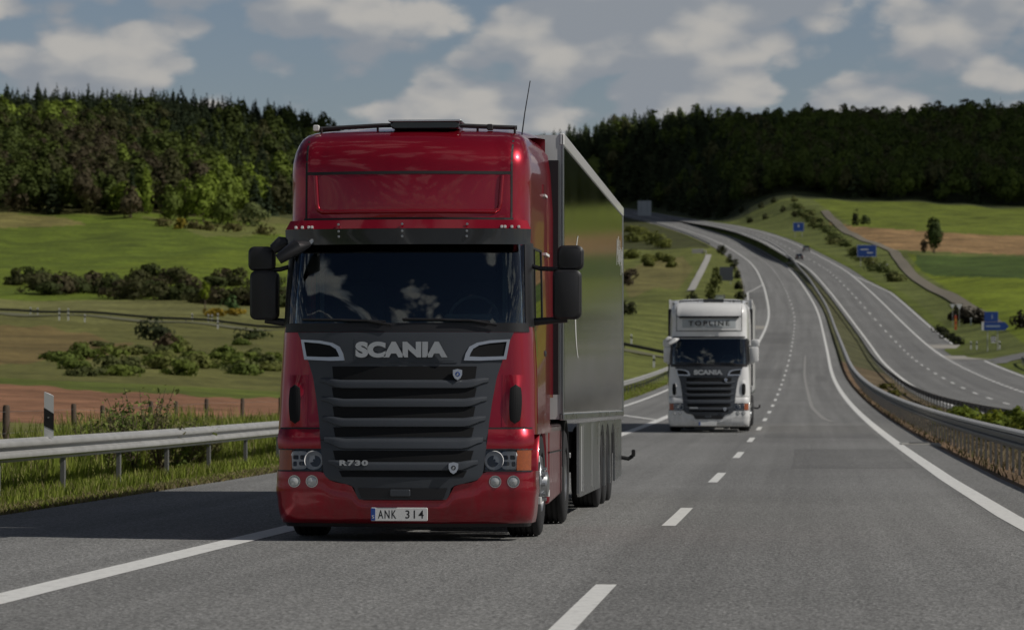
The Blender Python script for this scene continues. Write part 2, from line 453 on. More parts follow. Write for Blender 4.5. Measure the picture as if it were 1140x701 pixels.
# ------------------------------------------------------------------ terrain heights by view column: (distance, picture row of the ground)
COLS = {
 -700: [(45, 556), (60, 517), (80, 482), (110, 457), (140, 441), (170, 428), (200, 421), (300, 384), (400, 358), (480, 346), (550, 326), (700, 290), (850, 258), (950, 240), (1150, 200), (1450, 131), (1700, 140)],
 0: [(45, 556), (60, 517), (80, 482), (110, 457), (140, 441), (170, 428), (200, 421), (300, 385), (400, 363), (455, 352), (470, 350), (500, 341), (550, 327), (700, 290), (850, 258), (950, 240), (1150, 200), (1450, 129), (1700, 140)],
 150: [(45, 558), (60, 520), (80, 487), (110, 461), (140, 446), (170, 437), (200, 429), (300, 392), (400, 368), (440, 359), (455, 356), (500, 345), (550, 328), (700, 290), (850, 258), (930, 245), (1150, 200), (1450, 129), (1700, 140)],
 310: [(45, 560), (60, 522), (80, 490), (110, 466), (140, 452), (170, 445), (200, 437), (300, 397), (400, 372), (420, 367), (440, 364), (500, 347), (550, 330), (700, 292), (850, 262), (950, 250), (1150, 214), (1450, 145), (1700, 160)],
 400: [(45, 560), (60, 522), (80, 490), (110, 466), (140, 452), (170, 445), (200, 437), (300, 399), (380, 377), (400, 374), (440, 366), (500, 350), (550, 334), (700, 298), (850, 270), (950, 255), (1150, 225), (1450, 176), (1700, 185)],
 500: [(45, 560), (60, 523), (80, 492), (110, 470), (140, 457), (170, 448), (200, 440), (300, 402), (370, 380), (400, 376), (450, 366), (600, 330), (900, 282), (1200, 245), (1500, 203), (1700, 200)],
 600: [(45, 560), (60, 525), (80, 495), (110, 475), (140, 462), (170, 452), (200, 443), (300, 405), (350, 385), (365, 382), (450, 365), (600, 335), (900, 290), (1200, 255), (1400, 240), (1500, 232), (1650, 180), (1800, 178)],
 700: [(45, 560), (110, 480), (200, 445), (250, 425), (300, 400), (330, 387), (345, 384), (400, 372), (600, 332), (900, 290), (1200, 258), (1400, 246), (1500, 238), (1560, 228), (1750, 151), (1900, 152)],
 760: [(45, 560), (110, 485), (250, 428), (300, 405), (400, 375), (600, 330), (800, 300), (1000, 275), (1150, 260), (1250, 252), (1330, 247), (1400, 240), (1750, 146), (1900, 150)],
 800: [(45, 560), (110, 488), (250, 430), (300, 402), (420, 370), (500, 347), (600, 324), (700, 305), (800, 290), (880, 280), (960, 268), (1100, 255), (1250, 245), (1330, 240), (1400, 228), (1750, 148), (1900, 152)],
 835: [(45, 560), (110, 488), (250, 430), (420, 370), (600, 324), (800, 295), (960, 272), (1080, 258), (1200, 232), (1280, 214), (1330, 212), (1400, 206), (1750, 149), (1900, 152)],
 870: [(45, 560), (110, 488), (300, 420), (600, 335), (850, 285), (960, 266), (1050, 252), (1150, 237), (1250, 222), (1320, 216), (1750, 151), (1900, 154)],
 910: [(45, 560), (110, 488), (300, 420), (600, 335), (850, 284), (950, 265), (1050, 248), (1150, 235), (1250, 224), (1300, 221), (1750, 146), (1900, 150)],
 950: [(45, 560), (110, 488), (300, 420), (500, 360), (690, 308), (750, 296), (850, 280), (950, 262), (1050, 248), (1150, 236), (1250, 226), (1300, 223), (1750, 148), (1900, 151)],
 1000: [(45, 560), (110, 488), (300, 422), (400, 390), (560, 342), (650, 318), (750, 298), (850, 282), (950, 265), (1050, 250), (1150, 237), (1250, 228), (1300, 225), (1750, 148), (1900, 151)],
 1060: [(45, 560), (110, 488), (300, 422), (400, 388), (450, 372), (550, 340), (650, 315), (750, 296), (850, 282), (950, 267), (1050, 252), (1150, 240), (1250, 231), (1300, 228), (1750, 144), (1900, 148)],
 1140: [(45, 560), (110, 488), (220, 450), (280, 425), (330, 407), (400, 388), (480, 362), (550, 340), (650, 313), (750, 295), (850, 283), (950, 270), (1050, 255), (1150, 243), (1250, 235), (1300, 232), (1750, 139), (1900, 146)],
 1500: [(45, 560), (110, 488), (220, 450), (280, 425), (330, 407), (400, 388), (480, 362), (550, 340), (650, 313), (750, 298), (850, 286), (950, 273), (1050, 258), (1150, 246), (1250, 238), (1300, 234), (1750, 136), (1900, 142)],
 2600: [(45, 560), (110, 492), (220, 455), (330, 412), (480, 372), (650, 325), (850, 295), (1050, 265), (1300, 238), (1750, 136), (1900, 142)],
}
_ck = sorted(COLS)
_YC = np.concatenate([np.arange(40, 400, 5.0), np.arange(400, 2000, 10.0)])
_CU = np.array([ray(k, 350)[0] / ray(k, 350)[1] for k in _ck])
_CZ = []
for k in _ck:
    T = np.array([at(k, py, Y)[2] for Y, py in COLS[k]]); YY = np.array([Y for Y, _ in COLS[k]], float)
    z = np.interp(_YC, YY, T)
    for it in range(2):
        z = np.convolve(np.concatenate([[z[0]] * 2, z, [z[-1]] * 2]), np.ones(5) / 5, 'valid')
    _CZ.append(z)
_CZ = np.array(_CZ)
def bump_noise(X, Y):
    return (np.sin(X * .31 + 1.3 * np.sin(Y * .023)) * np.sin(Y * .057 + X * .05) * .5 + .5 * np.sin(X * .113 + 2) * np.sin(Y * .019 + 1.7))
def col_z(X, Y):
    Yc = np.clip(Y, 40, 1900)
    u = np.clip(X / np.maximum(Yc, 40), _CU[0], _CU[-1])
    iu = np.clip(np.searchsorted(_CU, u) - 1, 0, len(_CU) - 2)
    fu = (u - _CU[iu]) / (_CU[iu + 1] - _CU[iu])
    iy = np.clip(np.searchsorted(_YC, Yc) - 1, 0, len(_YC) - 2)
    fy = (Yc - _YC[iy]) / (_YC[iy + 1] - _YC[iy])
    fy = np.clip(fy, 0, 1)
    z0 = _CZ[iu, iy] * (1 - fy) + _CZ[iu, iy + 1] * fy
    z1 = _CZ[iu + 1, iy] * (1 - fy) + _CZ[iu + 1, iy + 1] * fy
    z = z0 * (1 - fu) + z1 * fu
    return z - np.clip((Y - 1900), 0, None) * 0.05 + bump_noise(X, Y) * np.clip(Y / 900, 0.05, .8)
def sstep(t): t = np.clip(t, 0, 1); return t * t * (3 - 2 * t)
def terr(X, Y):
    X = np.asarray(X, float); Y = np.asarray(Y, float)
    z = col_z(X, Y)
    mx, mz, rx, rz = fMX(Y), fMZ(Y), fRX(Y), fRZ(Y)
    far = sstep((1690 - Y) / 60)                      # the roads end behind the wood
    xl, xr, x2l, x2r = mx + ML, mx + MR, rx + RL, rx + RR(Y)
    B = 4 + 0.022 * np.clip(Y, 0, 2000)
    drop = 0.10 + np.clip(Y, 0, 1700) * 0.0006
    wl = sstep((xl - X) / B); wr = sstep((X - x2r) / B)
    zl = mz - 0.02 + (z - mz) * wl
    zr = rz - 0.02 + (z - rz) * wr
    tm = np.clip((X - xr) / np.maximum(x2l - xr, .5), 0, 1)
    zm = mz * (1 - tm) + rz * tm - 0.02 - 0.28 * np.sin(np.pi * tm) * np.clip((400 - Y) / 200, 0, 1)
    on1 = mz - drop * np.clip(np.minimum(X - xl, xr - X) / 0.5, 0.1, 1)
    on2 = rz - drop * np.clip(np.minimum(X - x2l, x2r - X) / 0.5, 0.1, 1)
    zz = np.where(X < xl, zl, np.where(X <= xr, on1, np.where(X < x2l, zm, np.where(X <= x2r, on2, zr))))
    return zz * far + z * (1 - far)
def tz(x, y): return float(terr(np.array([x]), np.array([y]))[0])
def ground_at(px, py, y0=45.0, y1=1900.0):
    """first place on the ground seen through a picture point"""
    d = ray(px, py)
    Y = np.concatenate([np.arange(y0, 300, 0.5), np.arange(300, y1, 2.0)]); Y = Y[(Y >= y0) & (Y <= y1)]
    X = d[0] / d[1] * Y; Z = CAM_H + d[2] / d[1] * Y
    hit = np.where(terr(X, Y) >= Z)[0]
    i = hit[0] if len(hit) else len(Y) - 1
    return float(X[i]), float(Y[i]), float(terr(X[i:i + 1], Y[i:i + 1])[0])

# ------------------------------------------------------------------ the ground sheet
def inpoly(px, py, poly):
    poly = np.array(poly, float); r = np.zeros(px.shape, bool); n = len(poly)
    for i in range(n):
        x0, y0 = poly[i]; x1, y1 = poly[(i + 1) % n]
        if y0 == y1: continue
        c = ((y0 > py) != (y1 > py)) & (px < (x1 - x0) * (py - y0) / (y1 - y0) + x0)
        r ^= c
    return r
us = np.concatenate([np.linspace(-1.6, -.40, 24), np.linspace(-.39, -.235, 30), np.linspace(-.2345, .085, 620), np.linspace(.086, .2, 70), np.linspace(.21, 1.6, 28)])
ys = [-80.0, -50, -25, -10, 0, 10, 18]
y = 24.0
while y < 1900: ys.append(y); y += max(0.45, y * 0.008)
ys += [1950, 2100, 2400, 3000, 4000, 6000]
ys = np.array(ys)
UU, YY = np.meshgrid(us, ys)
XX = UU * (np.abs(YY) + 30)
ZZ = terr(XX, YY)
ZZ = np.where(YY < 40, np.where(np.abs(XX) < 40, ZZ, ZZ - 0.3), ZZ)
nu, ny = len(us), len(ys)
idx = np.arange(nu * ny).reshape(ny, nu)
GF = np.stack([idx[:-1, :-1], idx[:-1, 1:], idx[1:, 1:], idx[1:, :-1]], -1).reshape(-1, 4)
pxg, pyg = proj(XX, np.maximum(YY, 1.0), ZZ)
colr = np.empty(XX.shape + (3,)); colr[:] = (0.105, 0.130, 0.022)          # rough grass
def paint(mask, c, soft=1.0): colr[mask] = np.array(c) * soft + colr[mask] * (1 - soft)
left = XX < fMX(YY) + ML - 1.0
rgt = XX > fRX(YY) + RR(YY) + 2
wob = 3.0 * np.sin(pxg * .045) + 2.0 * np.sin(pxg * .13 + 1)
wx = 6 * np.sin(XX * .21 + YY * .013) 
GREEN, LUSH, DRY, EARTH, RUST = (0.100, 0.136, 0.014), (0.120, 0.156, 0.014), (0.20, 0.185, 0.07), (0.255, 0.130, 0.072), (0.165, 0.115, 0.045)
paint(left & (YY > 300), (0.13, 0.13, 0.04))
paint(left & (YY > 470) & (YY < 960), GREEN)
paint(left & (YY > 470) & (YY < 960) & inpoly(pxg, pyg + wob * .4, [(-900, 330), (-900, 305), (100, 300), (330, 268), (420, 275), (420, 320), (200, 320)]), LUSH, .7)
paint(left & (YY > 470) & (YY < 530), (0.15, 0.15, 0.05))
paint(left & (YY > 700) & inpoly(pxg, pyg, [(-900, 228), (0, 237), (70, 242), (98, 250), (60, 252), (0, 254), (-900, 256)]), (0.22, 0.165, 0.07), .6)
paint(left & (YY > 700) & (YY < 1020) & inpoly(pxg, pyg + wob * .5, [(150, 241), (230, 248), (330, 252), (420, 255), (420, 266), (330, 262), (230, 262)]), DRY, .45)
paint(left & (YY > 200) & (YY < 430), (0.125, 0.125, 0.035))
paint(left & (YY > 200) & (YY < 460) & inpoly(pxg, pyg + wob, [(-900, 362), (0, 364), (95, 368), (150, 385), (110, 398), (60, 404), (0, 408), (-900, 412)]), RUST, .8)
paint(left & (YY > 95) & (YY < 205) & (pyg < 500) & inpoly(pxg, pyg + wob * .4, [(-900, 428), (0, 428), (60, 431), (140, 437), (310, 444), (480, 452), (480, 490), (-900, 500)]), EARTH)
paint(left & (YY > 55) & (YY < 95) & (pxg < 480), (0.15, 0.15, 0.045))
paint(left & (YY > 200) & (YY < 1600) & (pxg > 600), (0.125, 0.14, 0.034))
paint(left & (YY > 500) & (pxg > 640) & inpoly(pxg, pyg + wob, [(690, 300), (760, 285), (772, 300), (755, 322), (700, 330)]), (0.18, 0.135, 0.06), .5)
# right-hand fields
paint(rgt, (0.115, 0.135, 0.034))
BR = [(920, 246), (950, 252), (1010, 256), (1100, 262), (2600, 275), (2600, 292), (1140, 284), (1060, 281), (995, 278), (960, 268)]
paint(rgt & inpoly(pxg, pyg, [(905, 222), (960, 222), (1140, 232), (2600, 240), (2600, 276), (1140, 266), (1010, 257), (950, 253)]), (0.118, 0.146, 0.018))
paint(rgt & inpoly(pxg, pyg, [(1020, 284), (1140, 286), (2600, 292), (2600, 318), (1140, 310), (1040, 307), (1018, 300)]), (0.060, 0.095, 0.018))
paint(rgt & inpoly(pxg, pyg, [(1008, 281), (1020, 284), (1018, 300), (1040, 307), (1140, 310), (2600, 318), (2600, 400), (1140, 382), (1095, 348), (1030, 306)]), (0.140, 0.178, 0.014))
paint(rgt & inpoly(pxg, pyg, BR), (0.26, 0.165, 0.075))
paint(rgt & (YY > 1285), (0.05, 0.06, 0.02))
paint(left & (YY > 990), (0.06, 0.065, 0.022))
med = (XX > fMX(YY) + MR) & (XX < fRX(YY) + RL)
paint(med, (0.125, 0.095, 0.055))
paint(med & (XX < fMX(YY) + MR + 1.1), (0.15, 0.10, 0.06))
paint(med & (YY > 330), (0.085, 0.085, 0.04))
edge = (XX < fMX(YY) + ML + .1) & (XX > fMX(YY) + ML - 0.35)
paint(edge, (0.21, 0.18, 0.12), .8)
M_GROUND = tint_mat('ground_cover', noise=0.42, nscale=0.085, bump=0.8, bscale=0.9, fine=0.42, fscale=0.8)
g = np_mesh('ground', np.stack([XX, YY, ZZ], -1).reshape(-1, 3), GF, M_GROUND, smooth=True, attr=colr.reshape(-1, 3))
tag(g, 'rolling grass and field terrain under the roads', kind='structure')

# ------------------------------------------------------------------ roads and markings (sheets a few mm apart)
M_ASPH = asphalt_mat('asphalt', 0.192)
M_ASPH2 = asphalt_mat('asphalt_side', 0.175)
M_LINE = line_mat('road_paint')
M_GRAVEL = mat('pale_gravel', (0.33, 0.31, 0.27), 0.9, noise=.25, nscale=5)
def ysamp(y0, y1):
    r = [y0]
    while r[-1] < y1 - .01: r.append(min(y1, r[-1] + max(1.0, abs(r[-1]) * 0.008)))
    return np.array(r)
def ribbon(fx, fz, o0, o1, y0, y1, up, V, F, UVs):
    Yv = ysamp(y0, y1)
    a0 = o0(Yv) if callable(o0) else np.full(Yv.shape, o0, float)
    a1 = o1(Yv) if callable(o1) else np.full(Yv.shape, o1, float)
    n = 5 if (not callable(o1) and not callable(o0) and abs(o1 - o0) < 1) else 15
    n = 2 if n == 5 else n
    b = len(V); k = len(Yv)
    lift = up + np.clip(Yv - 200, 0, 1500) * (0.00006 if up > .002 else 0)
    for j in range(n):
        s = a0 + (a1 - a0) * j / (n - 1)
        for i in range(k):
            V.append((fx(Yv[i]) + s[i], Yv[i], fz(Yv[i]) + lift[i])); UVs.append((s[i], Yv[i]))
    for j in range(n - 1):
        for i in range(k - 1):
            F.append((b + j * k + i, b + (j + 1) * k + i, b + (j + 1) * k + i + 1, b + j * k + i + 1))
def road(name, specs, m, label):
    V, F, U = [], [], []
    for sp in specs: ribbon(*sp, V, F, U)
    o = np_mesh(name, V, np.array(F), m, uv=U, smooth=True)
    return tag(o, label, kind='structure')
road('road', [(fMX, fMZ, ML, MR, -120, 1640, 0.0)], M_ASPH, 'grey motorway carriageway with three marked strips running to the hills')
road('opposite_road', [(fRX, fRZ, lambda Y: np.full(Y.shape, RL), lambda Y: RR(Y), -60, 1640, 0.0)], M_ASPH2, 'second grey motorway carriageway beyond the median')
LW = 0.14
sp = [(fMX, fMZ, -3.90 - .15, -3.90 + .15, -100, 1500, 0.004), (fMX, fMZ, 3.77 - .13, 3.77 + .13, -100, 1500, 0.004)]
k = -4
for k in range(-6, 62):
    y0 = 18.7 + 18 * k
    sp.append((fMX, fMZ, -.075, .075, y0, y0 + 6.0, 0.004))
bay = lambda Y: np.interp(Y, [128, 147, 640, 690], [-3.9, -7.0, -7.2, -3.9])
sp.append((fMX, fMZ, lambda Y: bay(Y) - .12, lambda Y: bay(Y) + .12, 128, 690, 0.008))
road('road_marking', sp, M_LINE, 'white lane lines of the near carriageway')
sp = [(fRX, fRZ, -3.75 - .14, -3.75 + .14, -50, 1500, 0.004), (fRX, fRZ, 3.75 - .14, 3.75 + .14, 400, 1500, 0.004)]
for k in range(-2, 62): sp.append((fRX, fRZ, -.1, .1, 18 * k + 3, 18 * k + 9, 0.004))
for k in range(0, 66): sp.append((fRX, fRZ, 3.75 - .16, 3.75 + .16, 4 + 6 * k, 4 + 6 * k + 3.4, 0.004))
sp.append((fRX, fRZ, 7.5 - .12, 7.5 + .12, -40, 386, 0.004))
bay2 = lambda Y: np.interp(Y, [410, 455, 640, 722], [7.0, 7.2, 7.2, 3.9])
sp.append((fRX, fRZ, lambda Y: bay2(Y) - .12, lambda Y: bay2(Y) + .12, 455, 722, 0.008))
road('opposite_road_marking', sp, M_LINE, 'white lane lines of the far carriageway')
road('gravel_apron', [(fRX, fRZ, 3.95, 9.5, 392, 410, 0.012), (fRX, fRZ, 3.95, 8.2, 446, 462, 0.012), (fMX, fMZ, -7.3, -4.1, 468, 484, 0.012)], M_GRAVEL, 'pale gravel aprons between the lanes')
# repairs in the asphalt: darker squares, a pale sealed joint wandering down the fast lane, darker wheel tracks
M_PATCH = asphalt_mat('asphalt_repair', 0.158); M_SEAL = mat('joint_seal', (0.27, 0.265, 0.25), .8, noise=.3, nscale=2)
sj = lambda Y: np.interp(Y, [125, 132, 160, 210, 280, 350], [2.45, 2.2, 1.85, 1.75, 1.55, 1.5])
road('joint_seal', [(fMX, fMZ, lambda Y: sj(Y) - .09, lambda Y: sj(Y) + .09, 125, 345, 0.006)], M_SEAL, 'pale sealed joint along the fast lane')
road('asphalt_repair', [(fMX, fMZ, -3.6, -.3, 262, 300, 0.0025), (fMX, fMZ, .4, 1.3, 285, 300, 0.0025), (fMX, fMZ, 2.4, 3.3, 250, 272, 0.0025), (fMX, fMZ, .3, 3.5, 96, 117, 0.0025), (fMX, fMZ, -3.7, -.3, 395, 450, 0.0025), (fMX, fMZ, -6.8, -4.3, 560, 640, 0.0025), (fMX, fMZ, 1.2, 3.5, 64, 82, 0.0025)], M_PATCH, 'slightly darker repaired asphalt')
# ramp leaving to the side, farm track, country road
def path_strip(name, pts, w, m, label, up=0.06, n=5, step=4.0):
    P = [Vector((p[0], p[1], 0)) for p in pts]
    Q = [P[0]]
    for a, b in zip(P[:-1], P[1:]):
        k = max(1, int((b - a).length / step))
        for i in range(1, k + 1): Q.append(a.lerp(b, i / k))
    A = np.array([(q.x, q.y) for q in Q])
    for it in range(6): A[1:-1] = (A[:-2] + A[1:-1] * 2 + A[2:]) / 4
    T = np.gradient(A, axis=0); T /= np.linalg.norm(T, axis=1)[:, None]
    Nn = np.stack([T[:, 1], -T[:, 0]], 1)
    V = []; U = []; s = 0
    zc = terr(A[:, 0], A[:, 1])
    for i in range(len(A)):
        if i: s += float(np.linalg.norm(A[i] - A[i - 1]))
        for j in range(n):
            o = (j / (n - 1) - .5) * w
            p = A[i] + Nn[i] * o
            V.append((p[0], p[1], max(tz(p[0], p[1]), zc[i] - .3) + up)); U.append((o, s))
    F = [(i * n + j, i * n + j + 1, (i + 1) * n + j + 1, (i + 1) * n + j) for i in range(len(A) - 1) for j in range(n - 1)]
    o = np_mesh(name, V, np.array(F), m, uv=U, smooth=True)
    tag(o, label, kind='structure')
    return A
rp = [(fRX(372) + 6.2, 372), (fRX(388) + 7.5, 388), (fRX(396) + 14, 397), (fRX(400) + 26, 403), (fRX(400) + 50, 408), (fRX(400) + 90, 410)]
path_strip('exit_ramp', [(float(a), b) for a, b in rp], 6.0, M_ASPH2, 'grey exit ramp bending off the far carriageway', up=.10)
tr = [ground_at(px, py)[:2] for px, py in [(918, 235), (935, 253), (954, 264), (995, 280), (1007, 297), (1023, 313), (1055, 329), (1092, 351), (1112, 366)]]
M_TRACK = mat('track_gravel', (0.17, 0.15, 0.11), 0.9, noise=.3, nscale=.8)
path_strip('farm_track', tr, 2.4, M_TRACK, 'grey brown farm track climbing between fields', up=.22)
cr = [(-260, 505), (-106, 478), at(0, 351, 468)[:2], at(150, 357, 448)[:2], at(310, 367.5, 421)[:2], at(420, 376, 385)[:2], at(550, 383, 356)[:2], at(650, 386, 340)[:2], at(735, 388, 326)[:2]]
CR = path_strip('country_road', [tuple(p) for p in cr], 4.2, mat('worn_lane', (0.12, 0.12, 0.062), .9, noise=.2), 'narrow country road crossing the meadows', up=.12)
# ------------------------------------------------------------------ vegetation builders (leaf-sized faces spread through each crown)
M_LEAF = tint_mat('foliage', rough=0.75, noise=0.22, nscale=0.35, translucent=0.32, spec=0.15)
M_NEEDLE = tint_mat('needles', rough=0.8, noise=0.2, nscale=0.4, spec=0.1)
M_BARK = mat('bark', (0.10, 0.075, 0.05), 0.9, noise=.3, nscale=3)
def unit(v): return v / np.maximum(np.linalg.norm(v, axis=-1, keepdims=True), 1e-6)
def leaf_quads(C, Nrm, size, rng, aspect=1.0):
    n = len(C)
    ref = unit(rng.normal(size=(n, 3)))
    a = unit(np.cross(Nrm, ref)); b = np.cross(Nrm, a)
    s = (size if np.ndim(size) else np.full(n, size))[:, None] / 2
    bend = Nrm * s * 0.35
    V = np.stack([C - a * s - b * s * aspect - bend, C + a * s - b * s * aspect * .6 + bend * .6, C + a * s * .7 + b * s * aspect - bend * .6, C - a * s * .8 + b * s * aspect * .8 + bend], 1).reshape(-1, 3)
    F = np.arange(n * 4).reshape(n, 4)
    return V, F
def broad_crown(rng, h=12.0, w=8.0, n=130, size=1.3, base=0.12, clumps=11):
    """uneven crown: leaf faces over several clumps, trunk foot at z = 0"""
    cz = h * (base + (1 - base) * .55); rz = h * (1 - base) * .5
    C = []; Nn = []
    cl = unit(rng.normal(size=(clumps, 3))) * rng.uniform(.35, .72, (clumps, 1))
    cl[0] = (0, 0, .55); cl[1] = (0, 0, 0)
    per = max(1, n // clumps)
    for c in cl:
        r = rng.uniform(.30, .48)
        d = unit(rng.normal(size=(per, 3)) + np.array([0, 0, .25]))
        p = c + d * r * rng.uniform(.75, 1.05, (per, 1))
        C.append(p); Nn.append(unit(d + c * .9 + rng.normal(size=(per, 3)) * .15))
    C = np.concatenate(C) * np.array([w / 2, w / 2, rz]) * 1.0 + np.array([0, 0, cz])
    return leaf_quads(C, np.concatenate(Nn), size * rng.uniform(.6, 1.3, len(C)), rng)
def spruce_crown(rng, h=18.0, w=5.0, n=130, size=1.3):
    t = 1 - np.sqrt(rng.uniform(0.0025, 1, n))
    t = np.clip(t, .0, .985)
    z = h * (.08 + .92 * t)
    ang = rng.uniform(0, 2 * np.pi, n)
    lay = .82 + .3 * np.sin(t * 38 + rng.uniform(0, 6))
    r = w / 2 * (1 - t) ** .85 * lay * rng.uniform(.45, 1.05, n)
    C = np.stack([np.cos(ang) * r, np.sin(ang) * r, z - r * .25], -1)
    Nn = unit(np.stack([np.cos(ang) * .55, np.sin(ang) * .55, np.full(n, .85)], -1) + rng.normal(size=(n, 3)) * .25)
    s = size * (.45 + .75 * (1 - t)) * rng.uniform(.7, 1.25, n)
    V, F = leaf_quads(C, Nn, s, rng)
    tip = np.array([[-.22, 0, h * .93], [.22, 0, h * .93], [.05, .05, h * .985], [0, -.05, h * .985]]) 
    return np.concatenate([V, tip]), np.concatenate([F, [[len(V), len(V) + 1, len(V) + 2, len(V) + 3]]])
def limbs(h, w, rng, n=4, r=.22):
    m = MB()
    m.tube([(0, 0, -.5), (.05, 0, h * .3), (-.05, .06, h * .62), (0, 0, h * .85)], [r, r * .75, r * .45, r * .12], 7)
    for i in range(n):
        a = i * 2 * math.pi / n + rng.uniform(0, 1); z0 = h * rng.uniform(.25, .55)
        m.tube([(0, 0, z0), (math.cos(a) * w * .2, math.sin(a) * w * .2, z0 + h * .12), (math.cos(a) * w * .36, math.sin(a) * w * .36, z0 + h * .2)], [r * .45, r * .3, r * .1], 5)
    return m
# prototypes for the mixed woods: arrays only
PB = [broad_crown(RNG, 10.5, 9.4, 420, .85, .0, 10) for _ in range(8)]
PS = [spruce_crown(RNG, 13.8, 7.2, 230, 1.25) for _ in range(6)]
def wood(name, label, sites):
    """sites: (x, y, z, kind, scale, tint) -> one mass of trees"""
    Vs, Fs, Ts = [], [], []; nv = 0
    for x, y, z, k, s, t in sites:
        V, F = (PS[RNG.integers(6)] if k else PB[RNG.integers(8)])
        a = RNG.uniform(0, 6.28); c, sn = math.cos(a), math.sin(a)
        sx = s * RNG.uniform(.85, 1.15)
        W_ = np.stack([(V[:, 0] * c - V[:, 1] * sn) * sx, (V[:, 0] * sn + V[:, 1] * c) * sx, V[:, 2] * s * RNG.uniform(.85, 1.2)], -1) + (x, y, z - .3)
        Vs.append(W_); Fs.append(F + nv); nv += len(V)
        Ts.append(np.tile(np.array(t), (len(V), 1)))
    o = np_mesh(name, np.concatenate(Vs), np.concatenate(Fs), M_LEAF, attr=np.concatenate(Ts))
    return tag(o, label, kind='stuff')
SPR, SPR2 = (0.032, 0.046, 0.022), (0.042, 0.056, 0.024)
BRO = [(0.105, 0.140, 0.032), (0.125, 0.165, 0.034), (0.155, 0.205, 0.034), (0.110, 0.112, 0.044), (0.120, 0.100, 0.056), (0.185, 0.245, 0.036)]
def ucol(px): d = ray(px, 300); return d[0] / d[1]
# wood on the hill to the left
sites = []
for row in np.arange(962, 1500, 7.4):
    st = 6.6
    for x in np.arange(ucol(-230) * row, ucol(690) * row, st):
        xx = x + RNG.uniform(-2.6, 2.6); yy = row + RNG.uniform(-3, 3)
        px, py = proj(np.array(xx), np.array(yy), np.array(tz(xx, yy)))
        # lower border of the wood, bowing away to the right
        lim = np.interp(px, [-60, 0, 100, 200, 290, 330, 420, 560, 640, 690], [965, 965, 955, 950, 975, 1020, 1060, 1150, 1260, 1420])
        if yy < lim or xx > fMX(yy) - 16: continue
        top = (yy - lim) / (1500 - lim)
        pyg_ = float(proj(np.array(xx), np.array(yy), np.array(tz(xx, yy) + 5))[1])
        con = RNG.uniform() < max(np.interp(pyg_ - (112 + max(px, 0) * .40), [-24, 4], [.80, .04]), np.interp(px, [270, 330, 420], [.1, .7, .95]), np.interp(top, [.62, .82], [0, .98]))
        if con: t = SPR if RNG.uniform() < .6 else SPR2; s = RNG.uniform(.72, .98)
        else:
            c = math.sin(xx * .05 + 1.0 + yy * .004) * math.sin(yy * .019 + xx * .02)
            py_ = float(proj(np.array(xx), np.array(yy), np.array(tz(xx, yy) + 5))[1])
            brown = math.exp(-((px - 105) / 62) ** 2 - ((py_ - 185) / 32) ** 2) + .8 * math.exp(-((px - 190) / 26) ** 2 - ((py_ - 215) / 20) ** 2)
            lime = .9 * math.exp(-((py_ - (124 + px * .42)) / 13) ** 2) * (px < 260) + .6 * (py_ > 205) * (px > 120)
            rr_ = RNG.uniform()
            pool = [4, 3, 4, 3] if rr_ < brown * 1.1 else ([5, 2, 2, 1] if rr_ < lime else ([1, 2, 1, 0] if c < -.3 else [0, 0, 1, 3]))
            t = BRO[pool[RNG.integers(4)]]; s = RNG.uniform(.85, 1.35)
        f = RNG.uniform(.8, 1.25) * (1.0 if con else (1.0 if t is BRO[5] or t is BRO[2] else .62))
        sites.append((xx, yy, tz(xx, yy), con, s, [q * f for q in t]))
NL = len(sites)
wood('hillside_wood', 'mixed green wood climbing the long hill', sites)
# dark wood on the ridge behind the motorway
sites = []
for row in np.arange(1290, 1790, 8.0):
    for x in np.arange(ucol(590) * row, ucol(1340) * row, 7.0):
        xx = x + RNG.uniform(-2.8, 2.8); yy = row + RNG.uniform(-3.4, 3.4)
        px = float(proj(np.array(xx), np.array(yy), np.array(tz(xx, yy)))[0])
        lim = np.interp(px, [590, 680, 740, 790, 815, 830, 880, 950, 1140, 1250], [1585, 1600, 1420, 1350, 1340, 1330, 1325, 1310, 1305, 1305])
        if yy < lim: continue
        if yy < 1640 and (fMX(yy) + ML - 5 < xx < fRX(yy) + 12): continue
        con = RNG.uniform() < np.interp(px, [640, 780, 840, 900], [.95, .9, .35, .12])
        if con: t = [q * 1.6 for q in SPR2]; s = RNG.uniform(.75, 1.02)
        else: t = BRO[[0, 0, 3, 1][RNG.integers(4)]]; t = [q * 1.15 for q in t]; s = RNG.uniform(.85, 1.3)
        f = RNG.uniform(.8, 1.2)
        sites.append((xx, yy, tz(xx, yy), con, s, [q * f for q in t]))
wood('ridge_wood', 'dark wood covering the ridge behind the motorway', sites)
print('trees', NL, len(sites))

# ---- trees and shrubs that stand out one by one
def plant(kind, label, cat, x, y, h, w, tint, group=None, n=260, size=.5, base=.1, trunk=True, clumps=12, name=None, r=None):
    o = thing(name or kind, label, cat, (x, y, tz(x, y) - .05), RNG.uniform(0, 6.28), group)
    if kind in ('bush', 'shrub'): base = -.45
    V, F = (spruce_crown(RNG, h, w, n, size) if kind == 'spruce_tree' else broad_crown(RNG, h, w, n, size, base, clumps))
    f = RNG.uniform(.75, 1.3, (len(F), 1)) * np.array(tint)
    np_mesh('crown', V, F, M_LEAF, o, attr=np.repeat(f, 4, axis=0))
    if trunk: limbs(h, w, RNG, 4, r or h * .022).build('trunk', M_BARK, o, smooth=60)
    return o
def spot(px, py, y0=45): return ground_at(px, py, y0)
